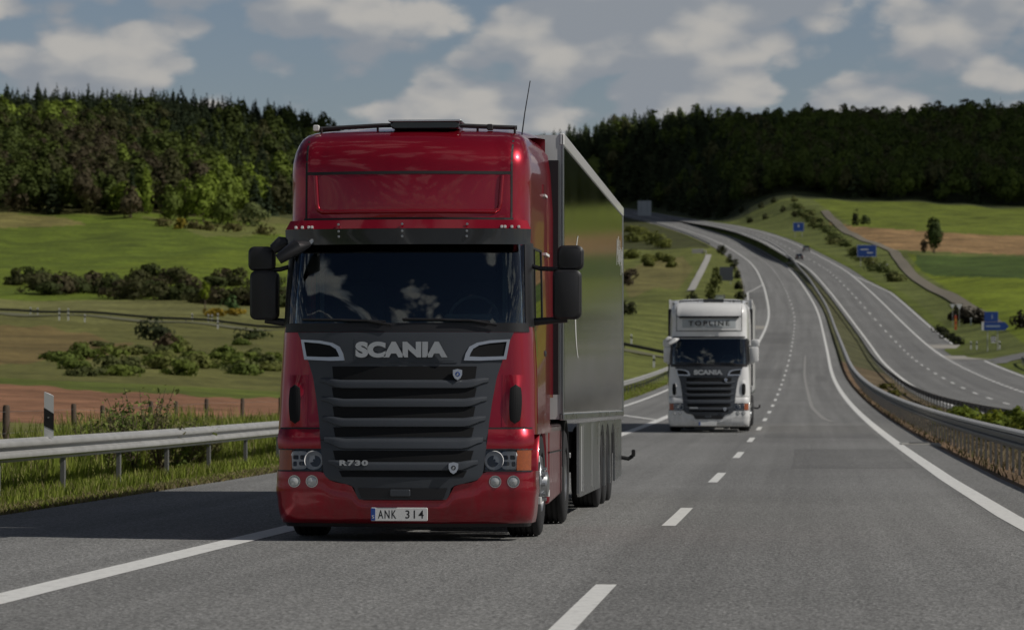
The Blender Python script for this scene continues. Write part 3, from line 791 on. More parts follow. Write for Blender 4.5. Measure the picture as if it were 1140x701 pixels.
# the edge of the wood above the green meadow
EDGE = [(18, 236, 13, 9, 4), (42, 234, 12, 9, 1), (70, 232, 14, 9, 4), (96, 238, 12, 8, 3), (122, 238, 13, 8, 0), (146, 243, 11, 8, 4), (163, 238, 15, 6, 5),
        (188, 246, 12, 9, 1), (206, 245, 14, 9, 2), (226, 247, 13, 9, 5), (247, 250, 11, 9, 1)]
ENAME = {4: 'brownish half-bare tree at the edge of the hillside wood', 1: 'mid green tree at the edge of the hillside wood', 3: 'dull olive tree at the edge of the hillside wood',
         0: 'dark green tree at the edge of the hillside wood', 5: 'bright lime green tree at the edge of the hillside wood', 2: 'fresh green tree at the edge of the hillside wood'}
for px, py, h, w, c in EDGE:
    x, y, z = spot(px, py, 600)
    plant('broadleaf_tree', ENAME[c], 'tree', x, y, h * .8, w, BRO[c], 'trees along the edge of the hillside wood', 520, .8, -.2, trunk=True)
x, y, z = spot(283, 252, 700); plant('shrub', 'pale grey green dome-shaped bush at the foot of the wood', 'bush', x, y, 6.4, 11.5, (0.14, 0.165, 0.06), None, 560, .6, 0, False)
x, y, z = spot(199, 255, 700); plant('shrub', 'yellow flowering broom bush at the foot of the wood', 'bush', x, y, 2.8, 5.0, (0.22, 0.17, 0.02), None, 160, .6, 0, False)
for px, py in [(180, 252), (216, 255), (232, 257), (262, 258), (296, 262)]:
    x, y, z = spot(px, py, 700); plant('shrub', 'low dull scrub bush where meadow meets the wood', 'bush', x, y, RNG.uniform(2, 3), RNG.uniform(5, 8), (0.11, 0.10, 0.035), 'scrub bushes below the wood', 130, .7, 0, False)
# dark bushes along the lower edge of the green meadow
r_ = random.Random(5)
HED = []
for i in range(24):
    px = 40 + i * 12.2 + r_.uniform(-5, 5); HED.append((px, np.interp(px, [20, 100, 200, 320], [324, 327, 333, 339]) + r_.uniform(-2, 4), r_.uniform(2.2, 3.8), r_.uniform(5.5, 9.5)))
for px in (18, 32, 48, 152, 168, 185, 196, 236, 252, 268, 300): HED.append((px, np.interp(px, [0, 60, 150, 200, 320], [316, 318, 312, 318, 318]) + r_.uniform(-2, 3), r_.uniform(1.8, 3.2), r_.uniform(5, 9)))
HT = [(0.066, 0.070, 0.026), (0.056, 0.070, 0.022), (0.084, 0.072, 0.038)]
HL = ['dark olive bush in the hedge below the green meadow', 'dark green bush in the hedge below the green meadow', 'brownish bush in the hedge below the green meadow']
for i, (px, py, h, w) in enumerate(HED):
    x, y, z = spot(px, py, 440); plant('bush', HL[i % 3], 'bush', x, y, h, w, HT[i % 3], 'bushes of the hedge below the green meadow', 420, .5, 0, False)
x, y, z = spot(228, 345, 400); plant('broadleaf_tree', 'small bright lime sapling beside the country road', 'tree', x, y, 4.2, 2.6, (0.17, 0.22, 0.02), None, 150, .4, .25)
for px, py, w in [(232, 352, 4), (244, 352, 3), (262, 352, 4)]:
    x, y, z = spot(px, py, 380); plant('shrub', 'low yellow flowering shrub below the lime sapling', 'bush', x, y, 1.2, w, (0.24, 0.17, 0.02), 'yellow shrubs beside the country road', 90, .4, 0, False)
x, y, z = spot(258, 348, 380); plant('shrub', 'small pale green shrub beside the yellow ones', 'bush', x, y, 2.4, 3, (0.09, 0.15, 0.05), None, 120, .45, 0, False)
# green scrub on the slope this side of the country road
for i in range(46):
    px = r_.uniform(52, 312); py = r_.uniform(384, 419)
    if px < 110 and py < 395: continue
    x, y, z = spot(px, py, 190)
    c = [(0.13, 0.165, 0.032), (0.11, 0.145, 0.03), (0.15, 0.165, 0.045), (0.10, 0.115, 0.038)][i % 4]
    plant('shrub', ['fresh green scrub bush on the slope below the country road', 'mid green scrub bush on the slope below the country road', 'yellowish scrub bush on the slope below the country road', 'dull green scrub bush on the slope below the country road'][i % 4],
          'bush', x, y, r_.uniform(.45, 1.15), r_.uniform(1.8, 4.0), c, 'scrub bushes on the slope below the country road', 320, .25, 0, False)
x, y, z = spot(172, 379, 190); plant('shrub', 'dark rounded bush just below the country road', 'bush', x, y, 2.4, 4.6, (0.040, 0.050, 0.022), None, 260, .4, 0, False)
x, y, z = spot(188, 392, 190); plant('shrub', 'brown dry bush in the green scrub', 'bush', x, y, 1.8, 3.4, (0.10, 0.075, 0.045), None, 160, .35, 0, False)
x, y, z = spot(278, 378, 190); plant('shrub', 'low dark flat bush beyond the green scrub', 'bush', x, y, 1.2, 5.0, (0.05, 0.065, 0.022), None, 160, .35, 0, False)
# embankment to the left of the climbing road
for i, (px, py, h, w, c) in enumerate([(704, 270, 5, 8, 0), (716, 268, 6, 9, 1), (729, 272, 6, 9, 0), (742, 276, 4, 7, 1), (706, 288, 3.5, 6, 0), (720, 292, 3.2, 5, 1), (735, 290, 3.0, 5, 0), (744, 292, 2.6, 4, 0), (703, 258, 3, 6, 1),
                                     (722, 297, 3, 3, 0), (712, 258, 2.4, 4, 1), (748, 298, 2.4, 3, 0)]):
    x, y, z = spot(px, py, 600); plant('bush', ['dark olive bush on the embankment under the climbing road', 'mid green bush on the embankment under the climbing road'][c], 'bush', x, y, h * .7, w * 1.15, [(0.13, 0.145, 0.036), (0.165, 0.18, 0.044)][c], 'bushes on the embankment', 380, .55, 0, False)
x, y, z = spot(700, 318, 380); plant('bush', 'grey brown bush beside the trailer on the embankment', 'bush', x, y, 3.6, 4.4, (0.075, 0.06, 0.04), None, 220, .5, 0, False)
x, y, z = spot(697, 350, 380); plant('bush', 'dark bush low on the embankment beside the trailer', 'bush', x, y, 2.2, 3.4, (0.05, 0.055, 0.025), None, 180, .4, 0, False)
x, y, z = spot(772, 342, 330); plant('bush', 'dark round bush above the white truck', 'bush', x, y, 2.6, 3.4, (0.035, 0.042, 0.018), None, 220, .35, 0, False)
for i, (px, py, h) in enumerate([(791, 338, 3.4), (795, 326, 3.6), (798, 316, 3.4)]):
    x, y, z = spot(px, py, 380); plant('shrub', 'olive shrub in a row beside the dark sign board', 'bush', x, y, h, 2.6, (0.075, 0.088, 0.022), 'shrubs beside the dark sign board', 170, .4, 0, False)
for px, py, h in [(803, 282, 2.4), (807, 284, 2.6), (814, 293, 2.4), (819, 300, 2.6), (822, 310, 1.8), (824, 322, 1.6), (826, 333, 1.4)]:
    x, y, z = spot(px - 1.5, py, 450); plant('shrub', 'dark shrub on the rim of the hard shoulder', 'bush', x, y, h, 2.4, (0.05, 0.055, 0.024), 'dark shrubs on the rim of the hard shoulder', 150, .4, 0, False)
# right-hand side
x, y, z = spot(1040, 282, 500); plant('broadleaf_tree', 'lone dark green tree between the brown and green fields', 'tree', x, y, 8.2, 5.0, (0.062, 0.088, 0.026), None, 1500, .5, .03, clumps=26)
x, y, z = spot(1029, 282, 500); plant('shrub', 'small brownish bush at the foot of the lone tree', 'bush', x, y, 3.6, 2.6, (0.06, 0.045, 0.025), None, 140, .5, 0, False)
x, y, z = spot(953, 251, 600); plant('bush', 'small dark bush at the corner of the brown field', 'bush', x, y, 4.6, 3.4, (0.035, 0.042, 0.02), None, 150, .6, 0, False)
x, y, z = spot(963, 250, 600); plant('bush', 'low green bush beside the dark one on the brown field', 'bush', x, y, 3.0, 4.6, (0.07, 0.09, 0.03), None, 150, .6, 0, False)
for i in range(72):
    t = i / 71
    px = np.interp(t, [0, .3, .55, .8, 1], [884, 912, 950, 1005, 1046]) + r_.uniform(-5, 6)
    py = np.interp(px, [884, 912, 950, 1005, 1046], [226, 252, 282, 322, 348]) + r_.uniform(-5, 7)
    x, y, z = spot(px, py, 380)
    if x < fRX(y) + float(RR(y)) + 4: continue
    c = i % 3
    plant('shrub', ['dark green shrub on the bank between far carriageway and track', 'mid green shrub on the bank between far carriageway and track', 'olive shrub on the bank between far carriageway and track'][c], 'bush', x, y,
          r_.uniform(1.0, 2.3) * min(1, y / 700), r_.uniform(3, 6.5) * min(1, y / 650), [(0.10, 0.12, 0.04), (0.125, 0.15, 0.045), (0.14, 0.15, 0.05)][c], 'shrubs on the bank between far carriageway and track', 260, .42, 0, False)
for i, (px, py) in enumerate([(1045, 372), (1050, 374), (1055, 377), (1061, 381), (1066, 384)]):
    x, y, z = spot(px, py, 300); plant('shrub', 'dark low shrub beside the pale gravel apron', 'bush', x, y, 1.3, 2.4, (0.040, 0.045, 0.022), 'dark shrubs beside the gravel apron', 150, .3, 0, False)
for px, py in [(1062, 357), (1072, 359), (1080, 360), (1088, 361), (1137, 366)]:
    x, y, z = spot(px, py, 330); plant('bush', 'very dark brown bush below the farm track', 'bush', x, y, 2.6, 3.6, (0.03, 0.026, 0.018), 'dark brown bushes below the farm track', 200, .4, 0, False)
for px, py in [(826, 236), (852, 244), (872, 236), (848, 232), (862, 226), (884, 242), (835, 248)]:
    x, y, z = spot(px, py, 700); plant('bush', 'small dark bush dotting the grassy knoll', 'bush', x, y, 2.2, 3.2, (0.055, 0.06, 0.024), 'bushes dotting the grassy knoll', 110, .6, 0, False)
for px in (818, 822, 828, 835, 842, 850):
    x, y, z = spot(px, 216 + (px - 818) * .05, 900); plant('bush', 'grey green bush in a row on top of the knoll', 'bush', x, y, 4.2, 6.0, (0.05, 0.06, 0.032), 'bushes on top of the knoll', 120, .8, 0, False)
# yellow-green bushes growing in the median
for i in range(26):
    Y = 84 + i * 2.7 + r_.uniform(-.6, .6); X = float(fRX(Y)) - 5.9 - r_.uniform(0, 1.3)
    plant('shrub', ['bright yellow green bush growing between the median rails', 'fresh green bush growing between the median rails'][i % 2], 'bush', X, Y, r_.uniform(.65, 1.05), r_.uniform(1.5, 2.3), [(0.17, 0.19, 0.018), (0.115, 0.15, 0.02)][i % 2], 'bushes between the median rails', 300, .17, 0, False, 14)
for Y in (165, 172, 181, 240, 262):
    plant('shrub', 'small mossy green tuft in the brown median', 'bush', float(fRX(Y)) - 6.6, Y, .5, 2.0, (0.10, 0.10, 0.02), 'mossy tufts in the median', 120, .2, 0, False)

# ---- grass: blades on the verges, one mass
def blades(X, Y, h, w, tint, lean=.35, jitter=.3):
    n = len(X); a = RNG.uniform(0, 2 * np.pi, n); Z = terr(X, Y) - .02
    hh = h * RNG.uniform(.55, 1.25, n); ww = w * RNG.uniform(.7, 1.3, n)
    la = RNG.uniform(0, 2 * np.pi, n); le = lean * RNG.uniform(.1, 1.2, n) * hh
    dx, dy = np.cos(a) * ww / 2, np.sin(a) * ww / 2
    lx, ly = np.cos(la) * le, np.sin(la) * le
    P = lambda f, g, k: np.stack([X + dx * f + lx * g, Y + dy * f + ly * g, Z + hh * k], -1)
    V = np.stack([P(-1, 0, 0), P(1, 0, 0), P(.75, .35, .55), P(-.75, .35, .55), P(.12, 1, .97), P(-.12, 1, .97)], 1).reshape(-1, 3)
    b = np.arange(n)[:, None] * 6
    F = np.concatenate([b + [0, 1, 2, 3], b + [3, 2, 4, 5]])
    T = np.repeat(np.asarray(tint) * RNG.uniform(1 - jitter, 1 + jitter, (n, 1)), 6, axis=0)
    return V, F, T
M_GRASS = tint_mat('grass_blades', rough=0.7, noise=0.25, nscale=0.7, translucent=0.3, spec=0.2)
GV, GFc, GT = [], [], []; gn = 0
def add_blades(*a, **k):
    global gn
    V, F, T = blades(*a, **k); GV.append(V); GFc.append(F + gn); GT.append(T); gn += len(V)
def pick(n, cols, p): c = np.array(cols)[RNG.choice(len(cols), n, p=p)]; return c
GC = [(0.20, 0.245, 0.036), (0.165, 0.21, 0.03), (0.26, 0.265, 0.075), (0.32, 0.28, 0.14)]
n = 90000; Y = 34 + 80 * RNG.uniform(0, 1, n) ** 1.3; X = fMX(Y) + ML - .05 - np.abs(RNG.uniform(0, 1, n)) ** 1.15 * 6.5
s = (fMX(Y) + ML - X)
add_blades(X, Y, np.where(s < .7, .10, np.where(s < 1.6, .20, .36)), .014 + Y * .00018, pick(n, GC, [.42, .3, .18, .10]))
n = 14000; Y = RNG.uniform(2, 34, n); X = fMX(Y) + ML - .05 - RNG.uniform(0, 1, n) ** 1.15 * 6.5
add_blades(X, Y, .28, .022, pick(n, GC, [.42, .3, .18, .10]))
n = 16000; Y = RNG.uniform(2, 120, n); X = fMX(Y) + ML - RNG.uniform(-.02, .5, n)          # dry litter on the rim
add_blades(X, Y, .10, .03, pick(n, [(0.24, 0.20, 0.11), (0.17, 0.14, 0.06)], [.6, .4]), lean=1.0)
n = 12000; Y = RNG.uniform(110, 240, n); X = fMX(Y) + ML - RNG.uniform(0, 1, n) ** 1.3 * 5
add_blades(X, Y, .18, .05, pick(n, GC, [.4, .3, .2, .1]))
# tall flowering grass behind the rail
n = 15000; Y = 50 + 34 * RNG.uniform(0, 1, n); X = fMX(Y) - 9.6 - RNG.uniform(0, 1, n) ** 1.4 * 4.2
dens = np.clip(np.sin(Y * .55) * .4 + np.sin(Y * .21 + X) * .4 + .45, 0, 1); kp = RNG.uniform(0, 1, n) < dens
X, Y = X[kp], Y[kp]; add_blades(X, Y, .70, .03, pick(len(X), GC, [.35, .35, .2, .10]), lean=.3)
# median tufts, dry
n = 8000; Y = 40 + 190 * RNG.uniform(0, 1, n) ** 1.3; X = fMX(Y) + MR + .15 + RNG.uniform(0, 1, n) * np.maximum(fRX(Y) + RL - fMX(Y) - MR - .3, .1)
add_blades(X, Y, .15, .03, pick(n, [(0.10, 0.078, 0.04), (0.085, 0.095, 0.026), (0.13, 0.105, 0.06)], [.45, .25, .3]), lean=.7)
o = np_mesh('verge_grass', np.concatenate(GV), np.concatenate(GFc), M_GRASS, attr=np.concatenate(GT))
tag(o, 'grass and dry stalks growing along the verges', kind='stuff')
# leafy weeds behind the near rail
for i, (px, Y, h) in enumerate([(98, 56, .8), (118, 55, .95), (133, 57, 1.1), (148, 56, 1.3), (163, 58, 1.4), (178, 57, 1.1), (192, 59, 1.0), (207, 60, .9), (218, 62, .8), (140, 60, 1.0), (108, 59, .75), (230, 64, .7)]):
    X = ray(px, 470)[0] / ray(px, 470)[1] * Y
    t = thing('weed', 'tall leafy weed growing behind the roadside rail', 'weed', (X, Y, tz(X, Y) - .03), RNG.uniform(0, 6), 'tall weeds behind the roadside rail')
    m = MB(); C = []; Nn = []
    for k in range(13):
        a = RNG.uniform(0, 6.28); l = h * RNG.uniform(.75, 1.15); sp_ = RNG.uniform(.1, .5)
        top = np.array([math.cos(a) * sp_, math.sin(a) * sp_, l]); m.tube([(0, 0, 0), tuple(top * (.5, .5, .55)), tuple(top)], [.012, .009, .004], 5)
        for q in np.linspace(.1, 1, 26):
            C.append(top * (q, q, q) + RNG.normal(size=3) * .05); Nn.append(unit(RNG.normal(size=3) + np.array([0, 0, 1.2])))
    V, F = leaf_quads(np.array(C), np.array(Nn), .085 * RNG.uniform(.5, 1.4, len(C)), RNG, .4)
    f = RNG.uniform(.7, 1.35, (len(F), 1)) * np.array([(0.14, 0.19, 0.045), (0.18, 0.21, 0.06), (0.20, 0.19, 0.085)][i % 3])
    np_mesh('leaves', V, F, M_LEAF, t, attr=np.repeat(f, 4, axis=0)); m.build('stem', M_LEAF2 if 'M_LEAF2' in globals() else M_BARK, t)
# a cumulus out of view beside the far fields, added to shade the ridge wood
M_CLOUD = mat('cloud_vapour', (0.85, 0.85, 0.85), 1.0, spec=0)
bm = bmesh.new()
cx0 = 20 + sun_dir.x / sun_dir.z * 800; cy0 = 1560 + sun_dir.y / sun_dir.z * 800
for i in range(26):
    a = i * 2.4; rr = 260 * math.sqrt((i + .5) / 26)
    mtx = Matrix.Translation((cx0 + math.cos(a) * rr * 1.15, cy0 + math.sin(a) * rr * .82, 880 + 30 * math.sin(i * 1.7))) @ Matrix.Diagonal((85, 75, 45 + 18 * math.sin(i), 1))
    bmesh.ops.create_icosphere(bm, subdivisions=3, radius=1.0, matrix=mtx)
me = bpy.data.meshes.new('cloud'); bm.to_mesh(me); bm.free()
me.polygons.foreach_set('use_smooth', [True] * len(me.polygons)); me.materials.append(M_CLOUD)
o = bpy.data.objects.new('cloud', me); COL.objects.link(o); tag(o, 'white cumulus cloud out of view, added to shade the wooded ridge', kind='structure')
# ------------------------------------------------------------------ trucks
def paint_mat(name, col, metal=0.0, rough=0.32, coat=1.0):
    m = mat(name, col, rough, metal, 0.5, coat, noise=.05, nscale=1.2)
    t = m.node_tree; b = t.nodes['Principled BSDF']; lk = t.links.new      # thin film of road dust, thicker low down
    co = N(t, 'ShaderNodeTexCoord'); sp = N(t, 'ShaderNodeSeparateXYZ'); lk(co.outputs['Object'], sp.inputs[0])
    hz = N(t, 'ShaderNodeMapRange'); lk(sp.outputs['Z'], hz.inputs[0])
    for i, v in zip((1, 2, 3, 4), (0.2, 1.3, 0.34, 0.05)): hz.inputs[i].default_value = v
    mp = N(t, 'ShaderNodeMapping'); mp.inputs['Scale'].default_value = (5, 5, 1.6); lk(co.outputs['Object'], mp.inputs[0])
    nz = N(t, 'ShaderNodeTexNoise', inp={'Scale': 1.6, 'Detail': 7, 'Roughness': 0.7}); lk(mp.outputs[0], nz.inputs['Vector'])
    r = N(t, 'ShaderNodeMapRange'); lk(nz.outputs['Fac'], r.inputs[0])
    for i, v in zip((1, 2, 3, 4), (0.38, 0.72, 0.0, 1.0)): r.inputs[i].default_value = v
    mu = N(t, 'ShaderNodeMath', operation='MULTIPLY'); lk(hz.outputs[0], mu.inputs[0]); lk(r.outputs[0], mu.inputs[1])
    x = N(t, 'ShaderNodeMix', data_type='RGBA'); x.inputs[7].default_value = (0.10, 0.09, 0.08, 1)
    src = b.inputs['Base Color'].links[0].from_socket; lk(src, x.inputs[6]); lk(mu.outputs[0], x.inputs[0]); lk(x.outputs[2], b.inputs['Base Color'])
    cr = N(t, 'ShaderNodeMath', operation='MULTIPLY_ADD'); lk(mu.outputs[0], cr.inputs[0]); cr.inputs[1].default_value = .9; cr.inputs[2].default_value = .03
    lk(cr.outputs[0], b.inputs['Coat Roughness'])
    return m
M_RED = paint_mat('red_paint', (0.33, 0.002, 0.017), 0.6, 0.30, .8)
M_WHITE = paint_mat('white_paint', (0.72, 0.72, 0.71), 0, 0.4, .6)
M_GRILLE = mat('dark_satin_plastic', (0.046, 0.052, 0.061), 0.40, noise=.15, nscale=3)
M_BLACK = mat('black_plastic', (0.012, 0.012, 0.014), 0.45)
M_MESH = mat('grille_mesh', (0.010, 0.0105, 0.0115), 0.7, spec=.2)
M_RUBBER = mat('rubber', (0.016, 0.016, 0.017), 0.8, noise=.3, nscale=9)
M_CHROME = mat('chrome', (0.62, 0.63, 0.65), 0.16, 1.0, rvar=.06)
M_SILVER = mat('silver_letters', (0.55, 0.56, 0.58), 0.28, 0.9)
M_ALU = mat('wheel_alloy', (0.42, 0.43, 0.44), 0.35, 0.9, noise=.15, nscale=9)
M_STEEL = mat('chassis_steel', (0.05, 0.05, 0.052), 0.6, 0.3)
M_AMBER = mat('amber_lens', (0.30, 0.070, 0.012), 0.3, coat=.5, noise=.4, nscale=40)
M_PLATE = mat('plate_white', (0.74, 0.74, 0.72), 0.5)
M_BLUEP = mat('plate_blue', (0.02, 0.07, 0.30), 0.5)
M_INK = mat('ink_black', (0.012, 0.012, 0.012), 0.6)
M_CABIN = mat('cabin_trim', (0.22, 0.22, 0.215), 0.8, noise=.1)
M_CABIND = mat('cabin_dark', (0.035, 0.035, 0.037), 0.8)
M_MIRRORG = mat('mirror_glass', (0.6, 0.62, 0.64), 0.03, 1.0)
M_TAPE = mat('white_reflector', (0.72, 0.72, 0.70), 0.5)
M_SIDE = mat('polished_trailer_panel', (0.38, 0.39, 0.38), 0.10, 1.0, rvar=.02, nscale=.5)
M_SKIRT = mat('brushed_skirt', (0.36, 0.37, 0.375), 0.30, 1.0, rvar=.10, nscale=1.2)
M_DECAL = mat('pale_decal', (0.62, 0.63, 0.62), 0.4)
M_SIGNBOX = mat('sign_panel', (0.42, 0.45, 0.46), 0.4)
M_REFL = mat('lamp_reflector', (0.84, 0.84, 0.82), 0.3, 0.0, noise=.25, nscale=40)
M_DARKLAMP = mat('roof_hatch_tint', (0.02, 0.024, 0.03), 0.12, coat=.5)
def glass_mat(name, tint=(0.30, 0.36, 0.38), k=0.35):
    m = bpy.data.materials.new(name); m.use_nodes = True
    t = m.node_tree; t.nodes.remove(t.nodes['Principled BSDF']); out = t.nodes['Material Output']; lk = t.links.new
    tr = N(t, 'ShaderNodeBsdfTransparent'); tr.inputs[0].default_value = (*tint, 1)
    gl = N(t, 'ShaderNodeBsdfGlossy'); gl.inputs['Roughness'].default_value = 0.015
    gl.inputs['Color'].default_value = (1, 1, 1, 1)
    fr = N(t, 'ShaderNodeFresnel', inp={'IOR': 1.55})
    mm = N(t, 'ShaderNodeMath', operation='MULTIPLY_ADD'); mm.inputs[1].default_value = 1.0; mm.inputs[2].default_value = k
    lk(fr.outputs[0], mm.inputs[0])
    ms = N(t, 'ShaderNodeMixShader'); lk(mm.outputs[0], ms.inputs[0]); lk(tr.outputs[0], ms.inputs[1]); lk(gl.outputs[0], ms.inputs[2])
    lk(ms.outputs[0], out.inputs['Surface'])
    return m
M_GLASS = glass_mat('windscreen_glass', (0.62, 0.70, 0.71), 0.025)
M_SGLASS = glass_mat('side_glass', (0.30, 0.34, 0.34), 0.08)
M_LENS = glass_mat('lamp_lens', (0.97, 0.97, 0.97), -0.02)

CABT = np.array([  # z, yf, hwf, hwb, bow, r
    (0.15, .11, 1.15, 1.185, .10, .22), (0.22, .045, 1.175, 1.20, .10, .22), (0.32, .015, 1.19, 1.21, .10, .22), (0.60, .00, 1.20, 1.215, .10, .22), (0.86, .02, 1.20, 1.215, .11, .24), (1.05, .05, 1.20, 1.215, .12, .26),
    (1.50, .09, 1.19, 1.215, .13, .28), (1.95, .14, 1.165, 1.215, .11, .28), (2.05, .165, 1.15, 1.215, .09, .27), (2.17, .187, 1.147, 1.213, .088, .265), (2.30, .216, 1.143, 1.211, .086, .26), (2.43, .249, 1.139, 1.209, .085, .26), (2.56, .287, 1.134, 1.206, .085, .26), (2.68, .326, 1.13, 1.203, .085, .26), (2.80, .37, 1.125, 1.20, .085, .26),
    (2.95, .37, 1.12, 1.20, .10, .27), (3.10, .355, 1.12, 1.20, .14, .28), (3.30, .365, 1.12, 1.195, .14, .29), (3.48, .39, 1.12, 1.19, .13, .26), (3.60, .42, 1.11, 1.185, .12, .24), (3.70, .465, 1.095, 1.17, .12, .245),
    (3.78, .525, 1.07, 1.15, .12, .25), (3.84, .60, 1.045, 1.125, .12, .26), (3.885, .70, 1.01, 1.09, .12, .27), (3.915, .83, .965, 1.05, .12, .28), (3.935, .98, .91, .99, .11, .28)])
CABT[:, 2] += .032; CABT[:, 3] += .02
YB = 2.25
def cab_par(z):
    i = [float(np.interp(z, CABT[:, 0], CABT[:, k])) for k in range(1, 6)]
    return i
def ring_q(q, z, yb=YB):
    yf, hf, hb, bow, r = cab_par(z); s = 1 if q >= 0 else -1; q = abs(q); a = hf - r
    if q <= 1:
        x, y = a * q, yf + bow * q * q
    elif q <= 2:
        th = (q - 1) * math.pi / 2
        x, y = a + r * math.sin(th), yf + bow + r - r * math.cos(th)
    else:
        k = q - 2; y0 = yf + bow + r
        x, y = hf + (hb - hf) * k, y0 + (yb - y0) * k
    return Vector((s * x, y, z))
def t2q(t, z):
    yf, hf, hb, bow, r = cab_par(z); s = 1 if t >= 0 else -1; t = abs(t); a = hf - r
    if t <= a: return s * t / a
    arc = r * math.pi / 2
    if t <= a + arc: return s * (1 + (t - a) / arc)
    return s * (2 + (t - a - arc) / (YB - (yf + bow + r)))
def x2t(x, z):
    """front-view half width -> length along the skin"""
    yf, hf, hb, bow, r = cab_par(z); s = 1 if x >= 0 else -1; x = min(abs(x), hf); a = hf - r
    if x <= a: return s * x
    return s * (a + r * math.asin(min(1, (x - a) / r)))
def skin(q, z, off=0.0, yb=YB):
    p = ring_q(q, z, yb)
    if off:
        e = .01; d = ring_q(q + e, z, yb) - ring_q(q - e, z, yb)
        n = Vector((d.y, -d.x, 0)).normalized()
        p = p + n * off
    return p
def patch(fn, nu, nv, off, th, m=None, offn=None, yb=YB):
    """closed sheet on the cab skin; fn(u, v) -> (q, z)"""
    m = m or MB(); A = []; B = []
    for j in range(nv + 1):
        for i in range(nu + 1):
            q, z = fn(i / nu, j / nv); o = off + (offn(i / nu, j / nv) if offn else 0)
            A.append(skin(q, z, o, yb)); B.append(skin(q, z, off - th, yb))
    n = len(A); k = nu + 1; F = []
    for j in range(nv):
        for i in range(nu):
            a = j * k + i
            F.append((a, a + 1, a + k + 1, a + k)); F.append((n + a, n + a + k, n + a + k + 1, n + a + 1))
    for i in range(nu):
        F.append((i, n + i, n + i + 1, i + 1)); a = nv * k + i; F.append((a, a + 1, n + a + 1, n + a))
    for j in range(nv):
        a = j * k; F.append((a, a + k, n + a + k, n + a)); a = j * k + nu; F.append((a, n + a, n + a + k, a + k))
    return m.add(A + B, F)
def xz(fx):
    """helper: fn giving (x, z) in front view -> (q, z)"""
    def g(u, v):
        x, z = fx(u, v); return t2q(x2t(x, z), z), z
    return g
def rect(x0, x1, z0, z1): return xz(lambda u, v: (x0 + (x1 - x0) * u, z0 + (z1 - z0) * v))
def rows(tab, lo=-1, hi=1):
    """panel bounded left and right by a half-width table [(z, w)...]; lo/hi in -1..1 of the width"""
    T = sorted(tab); zz = [a for a, _ in T]; ww = [b for _, b in T]
    def f(u, v):
        z = zz[0] + (zz[-1] - zz[0]) * v; w = float(np.interp(z, zz, ww))
        return (lo + (hi - lo) * u) * w, z
    return xz(f)
def polypatch(poly, off, th, m=None):
    """small flat-ish plate: polygon (x, z) laid on the skin"""
    m = m or MB(); n = len(poly)
    A = [skin(t2q(x2t(x, z), z), z, off) for x, z in poly]; B = [skin(t2q(x2t(x, z), z), z, off - th) for x, z in poly]
    F = [tuple(range(n)), tuple(range(n, 2 * n))[::-1]] + [(i, n + i, n + (i + 1) % n, (i + 1) % n) for i in range(n)]
    return m.add(A + B, F)
def frame_poly(outer, inner, off, th, m=None):
    m = m or MB(); n = len(outer)
    P = lambda L_, o: [skin(t2q(x2t(x, z), z), z, o) for x, z in L_]
    V = P(outer, off) + P(inner, off) + P(outer, off - th) + P(inner, off - th); F = []
    for i in range(n):
        j = (i + 1) % n
        F += [(i, j, n + j, n + i), (i, 2 * n + i, 2 * n + j, j), (n + i, n + j, 3 * n + j, 3 * n + i)]
    return m.add(V, F)
def disc_prof(r, d): return [(-d, 0.0), (-d, r * .9), (-d * .7, r), (0, r)]

def make_wheel(x, y, parent, side, dual=False, rear=False):
    """tyre with rim; side +1 shows its outer face towards +x"""
    w = MB(); hw = .165
    def tyre(xo):
        pr = [(-hw * .72, .285), (-hw, .31), (-hw * 1.04, .40), (-hw * .98, .465), (-hw * .86, .495), (-hw * .7, .503)]
        for g in (-.5, -.17, .17, .5):
            pr += [(hw * (g - .07), .505), (hw * (g - .05), .492), (hw * (g + .05), .492), (hw * (g + .07), .505)]
        pr += [(hw * .7, .503), (hw * .86, .495), (hw * .98, .465), (hw * 1.04, .40), (hw, .31), (hw * .72, .285)]
        w.lathe(pr, (xo, y, .505), 'X', 48)
    o = MB(); tyre(x)
    if dual: tyre(x - side * .345)
    wh = w.build('wheel', M_RUBBER, parent, smooth=40)
    f = side * hw
    if rear: pr = [(x + f * .8, .285), (x + f * .95, .262), (x + f * .2, .24), (x - f * .1, .17), (x + f * .25, .16), (x + f * .9, .13), (x + f * 1.0, .0)]
    else: pr = [(x + f * .8, .285), (x + f * 1.0, .262), (x + f * .75, .235), (x + f * 1.02, .17), (x + f * 1.05, .135), (x + f * 1.35, .115), (x + f * 1.42, .06), (x + f * 1.42, .0)]
    o.lathe(pr, (0, y, .505), 'X', 32)
    for k in range(10):
        a = k * math.pi / 5
        o.lathe([(x + f * (.1 if rear else .95), .0), (x + f * (.1 if rear else .95), .02), (x + f * (.35 if rear else 1.25), .017), (x + f * (.35 if rear else 1.25), 0)], (0, y + .155 * math.cos(a) if not rear else y + .19 * math.cos(a), .505 + (.155 if not rear else .19) * math.sin(a)), 'X', 8)
    o.build('rim', M_ALU, wh, smooth=35)
    return wh

